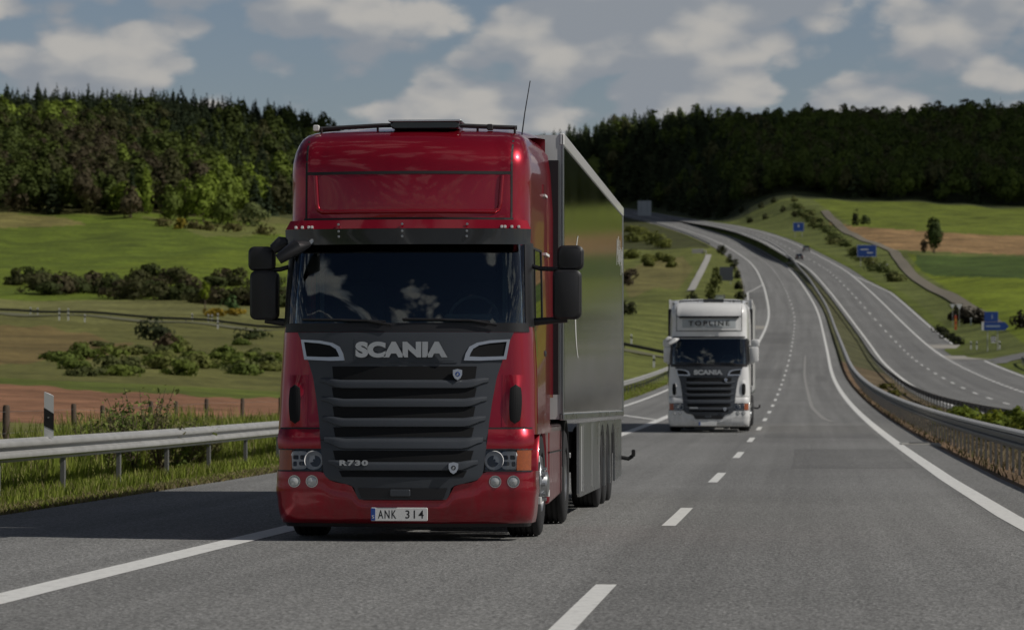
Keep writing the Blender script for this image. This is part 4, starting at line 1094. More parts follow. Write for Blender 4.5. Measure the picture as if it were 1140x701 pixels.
def make_tractor(name, label, paint, loc, red=True):
    T = thing(name, label, 'truck', loc)
    P = paint
    # ---- cab shell, open where the glass sits
    qk = sorted(set([round(v, 4) for v in list(np.linspace(0, 1, 13)) + list(np.linspace(1, 2, 9)) + [1.6, 2.08, 2.56] + list(np.linspace(2, 3, 9))]))
    qk = [-v for v in qk[::-1] if v > 0] + qk
    zk = sorted(set([1.0, 1.05, 1.2, 1.35, 1.5, 1.65, 1.8, 1.95, 2.04, 2.08, 2.2, 2.4, 2.6, 2.78, 2.8, 2.95, 3.05, 3.1, 3.2, 3.3, 3.4, 3.48, 3.54, 3.6, 3.65, 3.7, 3.74, 3.78, 3.81, 3.84, 3.865, 3.885, 3.90, 3.915, 3.935]))
    m = MB(); V = [skin(q, z) for z in zk for q in qk]; F = []; k = len(qk)
    for j in range(len(zk) - 1):
        for i in range(k - 1):
            q, z = abs(qk[i] + qk[i + 1]) / 2, (zk[j] + zk[j + 1]) / 2
            if q < 1.6 and 2.04 < z < 2.8: continue
            if 2.08 < q < 2.56 and 2.08 < z < 2.78: continue
            a = j * k + i; F.append((a, a + 1, a + k + 1, a + k))
    top = (len(zk) - 1) * k
    c = len(V); V.append(Vector((0, 1.6, 3.965)))
    for i in range(k - 1): F.append((top + i, top + i + 1, c))
    F.append((top + k - 1, top, c))
    for j in range(len(zk) - 1): F.append((j * k + k - 1, j * k, j * k + k, j * k + 2 * k - 1))         # rear wall
    F.append(tuple(range(k))[::-1])
    m.add(V, F); body = m.build('cab_body', P, T, smooth=38)
    # ---- inside of the cab
    m = MB(); m.box((0, 1.35, 1.35), (2.08, 1.4, .5)); m.box((0, 2.12, 2.3), (2.2, .12, 1.5)); m.build('cabin_lining', M_CABIND, T)
    m = MB(); m.prism([(.40, 1.75), (.36, 1.98), (.55, 2.08), (.80, 2.04), (.92, 1.9), (.95, 1.6)], -1.03, 1.03)
    m.box((.55, .83, 2.10), (.46, .16, .10)); m.build('dashboard', M_CABIN, T, bevel=.02)
    m = MB(); cpt = [(.58 + .23 * math.cos(a), .98 + .12 * math.sin(a), 2.12 + .20 * math.sin(a)) for a in np.linspace(0, 2 * math.pi, 29)]
    m.tube(cpt, .017, 8, False); m.tube([(.58, .98, 2.12), (.58, .85, 1.95)], .03, 8); m.tube([(.36, .98, 2.12), (.80, .98, 2.12)], .02, 6); m.build('steering_wheel', M_CABIN, T, smooth=60)
    for sx in (-.62, .62):
        m = MB(); m.rbox((sx, 1.45, 1.72), (.52, .5, .18), .05, 'Z'); m.rbox((sx, 1.72, 2.13), (.50, .16, .72), .10, 'Y'); m.rbox((sx, 1.72, 2.60), (.27, .12, .20), .06, 'Y'); m.build('seat', M_CABIND, T, smooth=40)
    M_CURT = mat('curtain_cloth', (0.36, 0.37, 0.38), .9)
    for x, w_ in ((.88, .05), (-.9, .04)): MB().rbox((x, 1.05, 2.42), (w_, .04, .66), .02).build('curtain', M_CURT, T)
    # ---- glass
    m = patch(lambda u, v: (-1.64 + 3.28 * u, 2.035 + .775 * v), 40, 8, .004, .006); m.build('windscreen', M_GLASS, T, smooth=50)
    m = MB()
    for s in (-1, 1):
        patch(lambda u, v: (s * (1.57 + .50 * u), 2.02 + .80 * v), 6, 8, .010, .012, m)
    patch(lambda u, v: (-1.66 + 3.32 * u, 1.965 + .085 * v), 30, 2, .012, .012, m)
    m.build('windscreen_surround', M_BLACK, T, smooth=50)
    for s in (-1, 1):
        m = patch(lambda u, v: (s * (2.09 + .46 * u), 2.085 + .69 * v), 6, 4, -.004, .005); w = m.build('side_window', M_SGLASS, T, smooth=50)
        m = MB()
        for q0, q1, z0, z1 in ((2.065, 2.09, 2.07, 2.79), (2.55, 2.575, 2.07, 2.79), (2.09, 2.55, 2.07, 2.09), (2.09, 2.55, 2.77, 2.79), (2.17, 2.182, 2.09, 2.77)):
            patch(lambda u, v: (s * (q0 + (q1 - q0) * u), z0 + (z1 - z0) * v), 1, 1, .006, .02, m)
        m.build('window_frame', M_CHROME if False else M_BLACK, w)
    # ---- doors: seams, handle, lower chrome blade
    for s in (-1, 1):
        d = patch(lambda u, v: (s * (2.03 + .60 * u), 1.10 + .93 * v), 6, 6, .006, .01).build('door_panel', P, T, smooth=40)
        m = MB(); m.rbox((s * 1.222, 1.62, 1.78), (.03, .22, .06), .02, 'X'); m.build('handle', M_BLACK, d, smooth=40)
    # ---- cheeks with the upright air slots
    for s in (-1, 1):
        m = patch(rect(s * .92, s * 1.15, 1.07, 1.56), 10, 10, .004, .012, offn=lambda u, v: .04 * math.sin(math.pi * u) ** 2 * math.sin(math.pi * v) ** 1.0 if 0 < u < 1 and 0 < v < 1 else 0)
        ck = m.build('cheek_scoop', P, T, smooth=60)
        def slot(u, v):
            z = 1.10 + .37 * v; e = .5 * (1 - math.sin(math.pi * min(1, max(0, v))) ** .14)
            return s * (.985 + .105 * (e + (1 - 2 * e) * u)), z
        m = patch(xz(slot), 6, 12, .010, .02, offn=lambda u, v: .04 * math.sin(math.pi * (.35 + .37 * u)) ** 2 * math.sin(math.pi * (.07 + .69 * v))); m.build('air_slot', M_MESH, ck)  # matte black sheet over the bulge; the slot's shade is put into the colour
    # ---- lower front: ledge above the lamps
    for s in (-1, 1):
        m = MB(); patch(xz(lambda u, v: (s * (np.interp(.86 + .20 * v, [.86, 1.06], [.775, .795]) + (1.195 - np.interp(.86 + .20 * v, [.86, 1.06], [.775, .795])) * u), .86 + .19 * v)), 12, 4, .012, .2, m, offn=lambda u, v: .018 * math.sin(math.pi * v))
        m.build('lamp_ledge', P, T, smooth=50)
    for s in (-1, 1): patch(rect(s * .80, s * 1.195, 1.050, 1.066), 8, 1, .004, .02).build('panel_gap', M_INK, T)
    # ---- bumper: wraps round both corners up to the wheel arch
    def ztop(x): return float(np.interp(abs(x), [0, .40, .435, .455, .50, .62, .69, .735, .757, 1.3], [.385, .385, .42, .49, .53, .547, .568, .603, .655, .655]))
    def fb(u, v):
        q = -2.55 + 5.1 * u
        p = ring_q(q, .5, .93); zt = ztop(p.x); return q, .165 + (zt - .165) * v
    m = patch(fb, 96, 12, .0, .05, yb=.93, offn=lambda u, v: .012 * math.exp(-((v - .62) / .12) ** 2)); bump_ = m.build('bumper', P, T, smooth=55)
    m = MB(); patch(lambda u, v: (-2.4 + 4.8 * u, .13 + .05 * v), 30, 1, -.03, .05, m, yb=.93); m.box((0, .55, .30), (2.1, .6, .25)); m.build('bumper_underside', M_BLACK, T)
    # ---- lamps
    for s in (-1, 1):
        h = thing('headlight', None, None); h.parent = T
        m = MB(); patch(rect(s * .765, s * 1.06, .655, .865), 10, 4, -.03, .04, m); m.build('lamp_housing', M_STEEL, h)
        m = MB(); patch(rect(s * .76, s * 1.195, .652, .664), 10, 1, .014, .04, m); patch(rect(s * .76, s * 1.195, .854, .868), 10, 1, .014, .04, m); m.build('lamp_surround', M_BLACK, h)
        m = MB()
        p = skin(t2q(x2t(s * .852, .757), .757), .757, .0)
        m.lathe([(p.y + .03, .012), (p.y + .035, .045), (p.y + .012, .076), (p.y - .006, .088), (p.y + .0, .092)], (p.x, 0, .757), 'Y', 24)
        p = skin(t2q(x2t(s * .995, .757), .757), .757, .0)
        m.rbox((p.x, p.y + .02, .757), (.165, .03, .172), .04)
        m.build('reflector', M_REFL, h, smooth=40)
        for dx, dz, w_, h_ in ((-.035, .028, .045, .04), (.03, .028, .05, .04), (-.03, -.03, .055, .035), (.038, -.034, .035, .045)):
            q_ = skin(t2q(x2t(s * (.995 + dx), .757), .757), .757, .0)
            MB().rbox((q_.x, q_.y + .001, .757 + dz), (w_, .012, h_), .01).build('lamp_insert', M_STEEL, h)
        m = patch(rect(s * .77, s * 1.055, .665, .852), 8, 4, .012, .005); m.build('lens', M_LENS, h, smooth=50)
        m = patch(rect(s * 1.062, s * 1.185, .665, .852), 6, 3, .012, .04); m.build('indicator', M_AMBER, h, smooth=50)
        for x in (.865, 1.035):
            p = skin(t2q(x2t(s * x, .56), .56), .56, .004)
            f = MB().lathe([(p.y + .03, .058), (p.y - .012, .058), (p.y - .012, .05), (p.y + .012, .047)], (p.x, 0, .56), 'Y', 20).build('fog_lamp', M_CHROME, T, smooth=40)
            MB().lathe([(p.y - .016, 0), (p.y - .012, .03), (p.y - .004, .049)], (p.x, 0, .56), 'Y', 20).build('lens', mat('fog_lens', (.55, .56, .55), .2, .2, coat=.8, noise=.3, nscale=30), f, smooth=60)
    # ---- grille: one dark panel with its openings and slats
    G = [(1.962, 1.02), (1.88, .985), (1.785, .945), (1.533, .865), (1.30, .825), (1.114, .80), (.862, .776), (.655, .752), (.61, .735), (.575, .69), (.553, .62), (.538, .50), (.50, .455), (.43, .435), (.392, .41)]
    g = patch(rows(G), 36, 60, .022, .03).build('grille', M_GRILLE, T, smooth=40)
    opens = [(1.64, 1.505, .68, .665), (1.44, 1.33, .68, .66), (1.262, 1.152, .67, .65), (1.068, .978, .66, .64), (.85, .742, .66, .63), (.662, .603, .60, .57)]
    m = MB()
    for z1, z0, wt, wb in opens:
        patch(rows([(z0, wb), (z1, wt)]), 20, 3, .026, .003, m)
    m.build('opening', M_MESH, g)
    def slat(zc, hh, w, rise=.04, proud=.034):
        sl_ = MB(); pts = np.linspace(-1, 1, 31); V = []; F = []
        for t in pts:
            x = t * w; up = rise * sstep((abs(x) - w * .72) / (w * .28)); e = 1 - .75 * sstep((abs(x) - w * .8) / (w * .2))
            for dz, dy in ((-hh, .0), (-hh * .82, .85), (hh * .25, 1), (hh * .8, .8), (hh, .0)):
                z = zc + float(up) + dz * (0.35 + .65 * float(e)); V.append(skin(t2q(x2t(x, z), z), z, .022 + proud * dy * (.2 + .8 * float(e))))
        for i in range(30):
            for j in range(4): F.append((i * 5 + j, (i + 1) * 5 + j, (i + 1) * 5 + j + 1, i * 5 + j + 1))
        return sl_.add(V, F)
    for zc, hh, w in ((1.472, .042, .79), (1.296, .042, .775), (1.112, .044, .765), (.912, .050, .745), (.702, .042, .70)):
        slat(zc, hh, w).build('slat', M_GRILLE, g, smooth=60)
    m = MB(); patch(rect(-.80, .80, .945, .953), 24, 1, .027, .01, m); m.build('seam', M_INK, g)
    m = MB(); patch(rows([(.405, .385), (.50, .42)]), 16, 3, .034, .01, m); m.build('lower_cover', M_BLACK, g, smooth=40)
    m = MB(); m.rbox((-.02, .03 - .012 - .05, .455), (.19, .03, .065), .012); m.build('tow_cover', M_GRILLE, g, bevel=.004)
    # wing-shaped openings with bright frames beside the lettering
    for s in (-1, 1):
        mk = lambda L_: [(s * x, z) for x, z in (L_ if s > 0 else L_[::-1])]
        outer = [(.985, 1.895), (.80, 1.885), (.68, 1.862), (.61, 1.825), (.575, 1.76), (.560, 1.695), (.70, 1.693), (.955, 1.705)]
        inner = [(.958, 1.872), (.80, 1.858), (.70, 1.838), (.645, 1.805), (.622, 1.765), (.610, 1.732), (.72, 1.728), (.935, 1.735)]
        fr = frame_poly(mk(outer), mk(inner), .036, .02).build('wing_frame', M_SILVER, g, smooth=30)
        polypatch(mk(inner), .027, .003).build('opening', M_MESH, fr)
    text_mesh('lettering', 'SCANIA', .868, .150, M_SILVER, g, (-.02, .112 - .034, 1.797), .012, .064, spacing=1.04)
    m = MB(); patch(rect(-.5, .5, 1.673, 1.680), 20, 1, .03, .01, m); patch(rect(-.47, .47, 1.69, 1.905), 20, 3, .024, .003, m); m.build('letter_panel', M_GRILLE, g)
    for x, z, k in ((.50, 1.565, 1.0), (.475, .69, 1.05)):
        sh = [(-.042, .04), (0, .05), (.042, .04), (.042, -.005), (.026, -.038), (0, -.055), (-.026, -.038), (-.042, -.005)]
        e = polypatch([(x + a * k, z + b * k) for a, b in sh], .075, .03).build('emblem', M_SILVER, g)
        p = skin(t2q(x, z), z, .075)
        MB().lathe([(p.y - .004, 0), (p.y - .004, .022), (p.y + .004, .024)], (p.x, 0, p.z), 'Y', 16).build('roundel', M_BLUEP if k == 1 else M_GRILLE, e)
        MB().prism([(p.x - .012, p.z - .012), (p.x - .002, p.z + .014), (p.x + .013, p.z + .006), (p.x + .004, p.z - .014)], p.y - .006, p.y - .003, 'Y').build('griffin_mark', M_SILVER, e)
    if red: text_mesh('badge', 'R730', .268, .052, M_SILVER, g, (-.455, -.045, .735), .01, .04, spacing=1.2)
    else: MB().box((-.455, -.045, .73), (.25, .012, .04)).build('badge', M_SILVER, g)
    # ---- number plate
    pl = MB().rbox((-.03, -.014, .255), (.535, .014, .125), .012).build('number_plate', M_PLATE, T)
    MB().rbox((-.276, -.0225, .255), (.042, .004, .117), .008).build('country_band', M_BLUEP, pl)
    if red:
        text_mesh('characters', 'ANK', .172, .078, M_INK, pl, (-.143, -.0213, .255), .0004, .012, spacing=1.25)
        text_mesh('characters', '314', .172, .078, M_INK, pl, (.115, -.0213, .255), .0004, .012, spacing=1.25)
        text_mesh('country_letter', 'S', .02, .03, M_PLATE, pl, (-.276, -.0255, .232), .001)
    # ---- wipers
    for x0, x1 in ((-.12, -.98), (.86, -.02)):
        a = skin(t2q(x0, 2.03), 2.03, .05); b = skin(t2q(x1, 2.085), 2.085, .03); c = skin(t2q((x0 * .45 + x1 * .55), 2.075), 2.075, .045)
        w = MB().tube([a, a.lerp(c, .5) + Vector((0, 0, .02)), c], [.014, .011, .008], 6).build('wiper', M_BLACK, T)
        d0 = skin(t2q(c.x + .42, 2.062), 2.062, .028); d1 = skin(t2q(c.x, 2.08), 2.08, .028); d2 = b
        MB().tube([d0, d1, d2], .011, 6).build('blade', M_BLACK, w)
    # ---- roof front: seams and recessed panel
    m = MB()
    patch(rect(-.985, .985, 3.470, 3.498), 24, 1, .004, .02, m)
    for s in (-1, 1): patch(rect(s * .975, s * .992, 3.05, 3.86), 1, 14, .004, .02, m)
    patch(rect(-1.0, 1.0, 3.035, 3.055), 24, 1, .006, .02, m)
    m.build('roof_seam', M_INK, T)
    o_ = [(-.91, 3.455), (.91, 3.455), (.885, 3.16), (.83, 3.095), (-.83, 3.095), (-.885, 3.16)]
    i_ = [(-.885, 3.455), (.885, 3.455), (.858, 3.175), (.81, 3.125), (-.81, 3.125), (-.858, 3.175)]
    if red:
        n = 20; m = MB()
        def rim(u):  # outline of the pressed edge, down one side, along, up the other
            P_ = [(-.895, 3.46), (-.875, 3.18), (-.86, 3.135), (-.82, 3.112), (.82, 3.112), (.86, 3.135), (.875, 3.18), (.895, 3.46)]
            return P_
        Pp = rim(0); pts = []
        for a, b in zip(Pp[:-1], Pp[1:]):
            for kk in range(8): pts.append((a[0] + (b[0] - a[0]) * kk / 8, a[1] + (b[1] - a[1]) * kk / 8))
        pts.append(Pp[-1])
        m.tube([skin(t2q(x2t(x, z), z), z, .004) for x, z in pts], .022, 8); m.build('pressed_edge', P, T, smooth=60)
        # sun visor
        def fv(u, v):
            return (-1.62 + 3.24 * u, 2.80 + .225 * v)
        v1 = patch(lambda u, v: (-1.50 + 3.0 * u, 2.945 + .085 * v), 40, 3, .12, .11, offn=lambda u, v: .02 - .05 * v).build('sun_visor', P, T, smooth=50)
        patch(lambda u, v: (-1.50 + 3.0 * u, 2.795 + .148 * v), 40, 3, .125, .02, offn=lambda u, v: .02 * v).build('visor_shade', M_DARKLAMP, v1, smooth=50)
        for s in (-1, 1):
            for kk in range(4):
                x = s * (.875 + kk * .042); p = skin(t2q(x2t(x, 2.965), 2.965), 2.965, .142)
                MB().rbox((p.x, p.y, 2.962), (.024, .02, .026), .006).build('marker_light', M_TAPE, v1)
        for x in (-.62, -.03, .56):
            for z in (2.985, 2.92, 2.87):
                p = skin(t2q(x, z), z, .142); MB().lathe([(p.y - .006, 0), (p.y - .004, .012), (p.y + .01, .012)], (p.x, 0, z), 'Y', 8).build('fastener', M_ALU, v1)
    else:
        sb = patch(rect(-.86, .86, 3.07, 3.47), 24, 4, .02, .03).build('sign_box', P, T, smooth=40)
        patch(rect(-.80, .80, 3.14, 3.40), 24, 2, .03, .012).build('sign_panel', M_SIGNBOX, sb, smooth=40)
        text_mesh('lettering', 'TOPLINE', 1.24, .15, M_INK, sb, (-.0, .325 - .012, 3.275), .006, .02, spacing=1.35)
        patch(rect(-.9, .9, 3.43, 3.485), 24, 1, .075, .07).build('sign_hood', M_BLACK, sb)
        patch(lambda u, v: (-1.5 + 3.0 * u, 2.83 + .05 * v), 30, 1, .012, .02).build('roof_seam', M_BLACK, T)
    # ---- roof furniture
    if red:
        m = MB(); m.rbox((.13, .98, 3.965), (.66, .42, .075), .03); m.build('roof_hatch', M_DARKLAMP, T, smooth=30)
        m = MB(); m.rbox((.13, .95, 4.003), (.70, .48, .016), .006); m.build('hatch_rim', M_CHROME, T)
    else:
        m = MB(); m.rbox((.13, .98, 3.965), (.62, .3, .10), .02); m.build('roof_hatch', M_DARKLAMP, T, smooth=30)
    m = MB(); m.tube([(-.92, 1.0, 3.95), (-.3, .93, 3.975), (.3, .93, 3.975), (1.0, 1.0, 3.95)], .022, 6)
    for x in (-.9, -.35, .62, .98): m.tube([(x, 1.0, 3.84), (x, .96, 3.96)], .012, 6)
    m.build('roof_bar', M_STEEL, T)
    for x in (-.95, .74):
        m = MB(); m.rbox((x, .98, 3.955), (.06, .06, .06), .015); m.build('marker_light', M_TAPE if x < 0 else M_STEEL, T)
    MB().tube([(1.0, 1.55, 3.88), (1.03, 1.62, 4.15), (1.075, 1.72, 4.47)], [.008, .006, .005], 6).build('antenna', M_BLACK, T)
    # roof fairing rising to the trailer and side deflectors
    m = MB(); n = 14; V = []; F = []
    for j, (y, zt, hw) in enumerate(((1.15, 3.93, .85), (1.5, 3.985, 1.0), (2.0, 4.03, 1.11), (2.46, 4.05, 1.17), (2.50, 4.04, 1.17))):
        for i in range(n + 1):
            t = -1 + 2 * i / n; V.append((hw * t, y, zt - .10 * abs(t) ** 6 * (1 if j else .3)))
    for j in range(4):
        for i in range(n): F.append((j * (n + 1) + i, j * (n + 1) + i + 1, (j + 1) * (n + 1) + i + 1, (j + 1) * (n + 1) + i))
    b = len(V); V += [(-1.17, 2.50, 3.5), (1.17, 2.50, 3.5)]
    F.append(tuple([4 * (n + 1) + i for i in range(n + 1)] + [b + 1, b]))
    m.add(V, F); m.build('roof_fairing', P, T, smooth=40)
    for s in (-1, 1):
        m = MB(); V = []; F = []
        zs = [1.35, 1.9, 2.6, 3.2, 3.6, 3.78, 3.88, 3.92]
        for z in zs:
            ins = float(np.interp(z, [3.4, 3.78, 3.92], [0, .05, .17])); yb_ = float(np.interp(z, [1.35, 3.6, 3.92], [2.50, 2.50, 2.38]))
            for y, x in ((1.98, 1.20), (2.2, 1.222), (2.36, 1.242), (yb_, 1.25), (yb_, 1.21), (2.2, 1.17)):
                V.append((s * (x - ins), y, z))
        for j in range(len(zs) - 1):
            for i in range(6): F.append((j * 6 + i, j * 6 + (i + 1) % 6, (j + 1) * 6 + (i + 1) % 6, (j + 1) * 6 + i))
        F += [tuple(range(6)), tuple(range(len(V) - 6, len(V)))]
        m.add(V, F); m.build('side_deflector', P, T, smooth=40)
        m = MB(); m.box((s * 1.235, 2.60, 2.56), (.135, .21, 2.36)); m.build('rubber_edge', M_BLACK, T)
        m = MB(); m.box((s * 1.215, 2.02, 2.765), (.03, .5, .025)); m.build('trim_strip', M_TAPE, T)
        m = MB(); m.box((s * 1.185, 1.95, 3.40), (.035, .30, .10)); m.build('side_lamp_bracket', P, T)
        m = MB(); m.box((s * 1.205, 1.95, 3.345), (.03, .32, .022)); m.build('side_lamp_trim', M_TAPE, T)
    # ---- mirrors
    MM = M_BLACK if red else P
    for s, xo in ((1, 0), (-1, .115)):
        cx = s * (1.51 - xo - (0 if red else .15))
        mr = thing('mirror', None, None); mr.parent = T
        m = MB(); m.rbox((cx, .60, 2.325), (.27, .16, .47), .06, 'Y', 5); m.build('main_housing', MM, mr, smooth=40)
        m = MB(); m.rbox((cx + s * .03, .62, 2.675), (.25, .15, .235), .06, 'Y', 5); m.build('wide_housing', MM, mr, smooth=40)
        m = MB(); m.rbox((cx, .684, 2.325), (.23, .01, .42), .04); m.rbox((cx + s * .03, .70, 2.675), (.21, .01, .19), .04); m.build('mirror_glass', M_MIRRORG, mr)
        m = MB(); m.tube([(s * 1.10, .66, 2.62), (s * 1.25, .62, 2.575), (cx - s * .02, .61, 2.565)], .022, 8); m.build('arm', MM, mr, smooth=50); m = MB(); m.tube([(s * 1.13, .62, 2.06), (s * 1.28, .62, 2.075), (cx, .61, 2.09)], [.04, .035, .03], 8)
        m.build('arm', MM, mr, smooth=50); MB().rbox((cx, .61, 2.565), (.09, .1, .06), .02).build('bracket', MM, mr)
    # kerb and front mirrors on the far side of the cab
    fm = thing('front_mirror', None, None); fm.parent = T
    m = MB(); m.tube([(-.93, .30, 2.80), (-1.02, .16, 2.77), (-1.20, .14, 2.65)], [.03, .075, .05], 10); m.build('mirror_housing', MM, fm, smooth=60)
    m = MB(); m.tube([(-1.10, .52, 2.84), (-1.22, .48, 2.82), (-1.30, .48, 2.76)], [.03, .07, .05], 10); m.build('kerb_mirror', MM, fm, smooth=60)
    m = MB(); m.tube([(-.93, .30, 2.80), (-.90, .34, 2.84)], .02, 6); m.build('bracket', M_CHROME, fm)
    m = MB(); m.lathe([(.46, .0), (.46, .10), (.48, .12), (.52, .10), (.52, 0)], (-.90, 0, 2.63), 'Y', 18); m.build('ramp_mirror', mat('ramp_mirror_brown', (.07, .032, .02), .5), fm)  # ramp mirror behind the glass; its dark brown reflection is put into the colour
    # ---- wheel arches, steps, side skirts, chassis
    for s in (-1, 1):
        m = MB(); prof = [(s * .86, .66), (s * 1.19, .66), (s * 1.215, .645), (s * 1.215, .60), (s * 1.19, .58), (s * .86, .60)]
        V = []; F = []; nseg = 18
        for kk in range(nseg + 1):
            t = R(-5 + 190 * kk / nseg)
            for x, r in prof: V.append((x, 1.46 + r * math.cos(t), .52 + r * math.sin(t)))
        for kk in range(nseg):
            for j in range(6): F.append((kk * 6 + j, kk * 6 + (j + 1) % 6, kk * 6 + 6 + (j + 1) % 6, kk * 6 + 6 + j))
        m.add(V, F); m.build('wheel_arch', P, T, smooth=40)
        m = MB(); m.box((s * 1.195, .96, .76), (.05, .12, .06)); m.box((s * 1.205, .955, .36), (.06, .14, .065)); m.box((s * 1.205, 2.12, .40), (.06, .16, .065)); m.build('reflector_strip', M_TAPE, T)
        m = MB(); m.box((s * 1.165, 2.2, .70), (.09, .36, .68)); m.build('step_panel', P, T, bevel=.02)
        m = MB(); V = [(2.44, .28), (2.44, 1.08), (4.35, 1.08), (4.45, .9), (4.45, .34)]
        m.prism(V, s * 1.12, s * 1.215, 'X'); sk = m.build('side_skirt', P, T, bevel=.03)
        m = MB(); m.box((s * 1.2185, 3.4, .80), (.005, 1.95, .014)); m.box((s * 1.2185, 4.2, .66), (.005, .012, .7)); m.build('skirt_seam', M_INK, sk)
        m = MB(); m.box((s * .42, 3.6, .95), (.09, 5.6, .26)); m.build('chassis_rail', M_STEEL, T)
        m = MB(); V = []; F = []
        for kk in range(13):
            t = R(10 + 160 * kk / 12)
            for x, r in ((.5, .60), (1.22, .60), (1.22, .57), (.5, .57)): V.append((s * x, 5.12 + r * math.cos(t), .52 + r * math.sin(t)))
        for kk in range(12):
            for j in range(4): F.append((kk * 4 + j, kk * 4 + (j + 1) % 4, kk * 4 + 4 + (j + 1) % 4, kk * 4 + 4 + j))
        m.add(V, F); m.build('mudguard', M_BLACK, T, smooth=40)
        make_wheel(s * 1.045, 1.46, T, s); make_wheel(s * 1.055, 5.12, T, s, True, True)
    m = MB(); m.tube([(-1, 1.46, .505), (1, 1.46, .505)], .07, 8); m.tube([(-1, 5.12, .505), (1, 5.12, .505)], .1, 8); m.lathe([(-.12, .1), (-.1, .22), (.1, .22), (.12, .1)], (0, 5.12, .505), 'Y', 16)
    m.box((0, 1.2, .62), (1.0, 1.6, .5)); m.build('axle', M_STEEL, T)
    m = MB(); m.box((0, 4.7, 1.10), (.9, 1.0, .06)); m.lathe([(1.10, 0), (1.10, .45), (1.14, .45), (1.14, 0)], (0, 4.75, 0), 'Z', 20); m.tube([(.3, 2.35, 1.6), (.35, 2.6, 1.35), (.3, 2.8, 1.7)], .018, 6); m.tube([(.15, 2.35, 1.65), (.2, 2.62, 1.3), (.1, 2.8, 1.65)], .018, 6); m.build('coupling', M_STEEL, T)
    return T

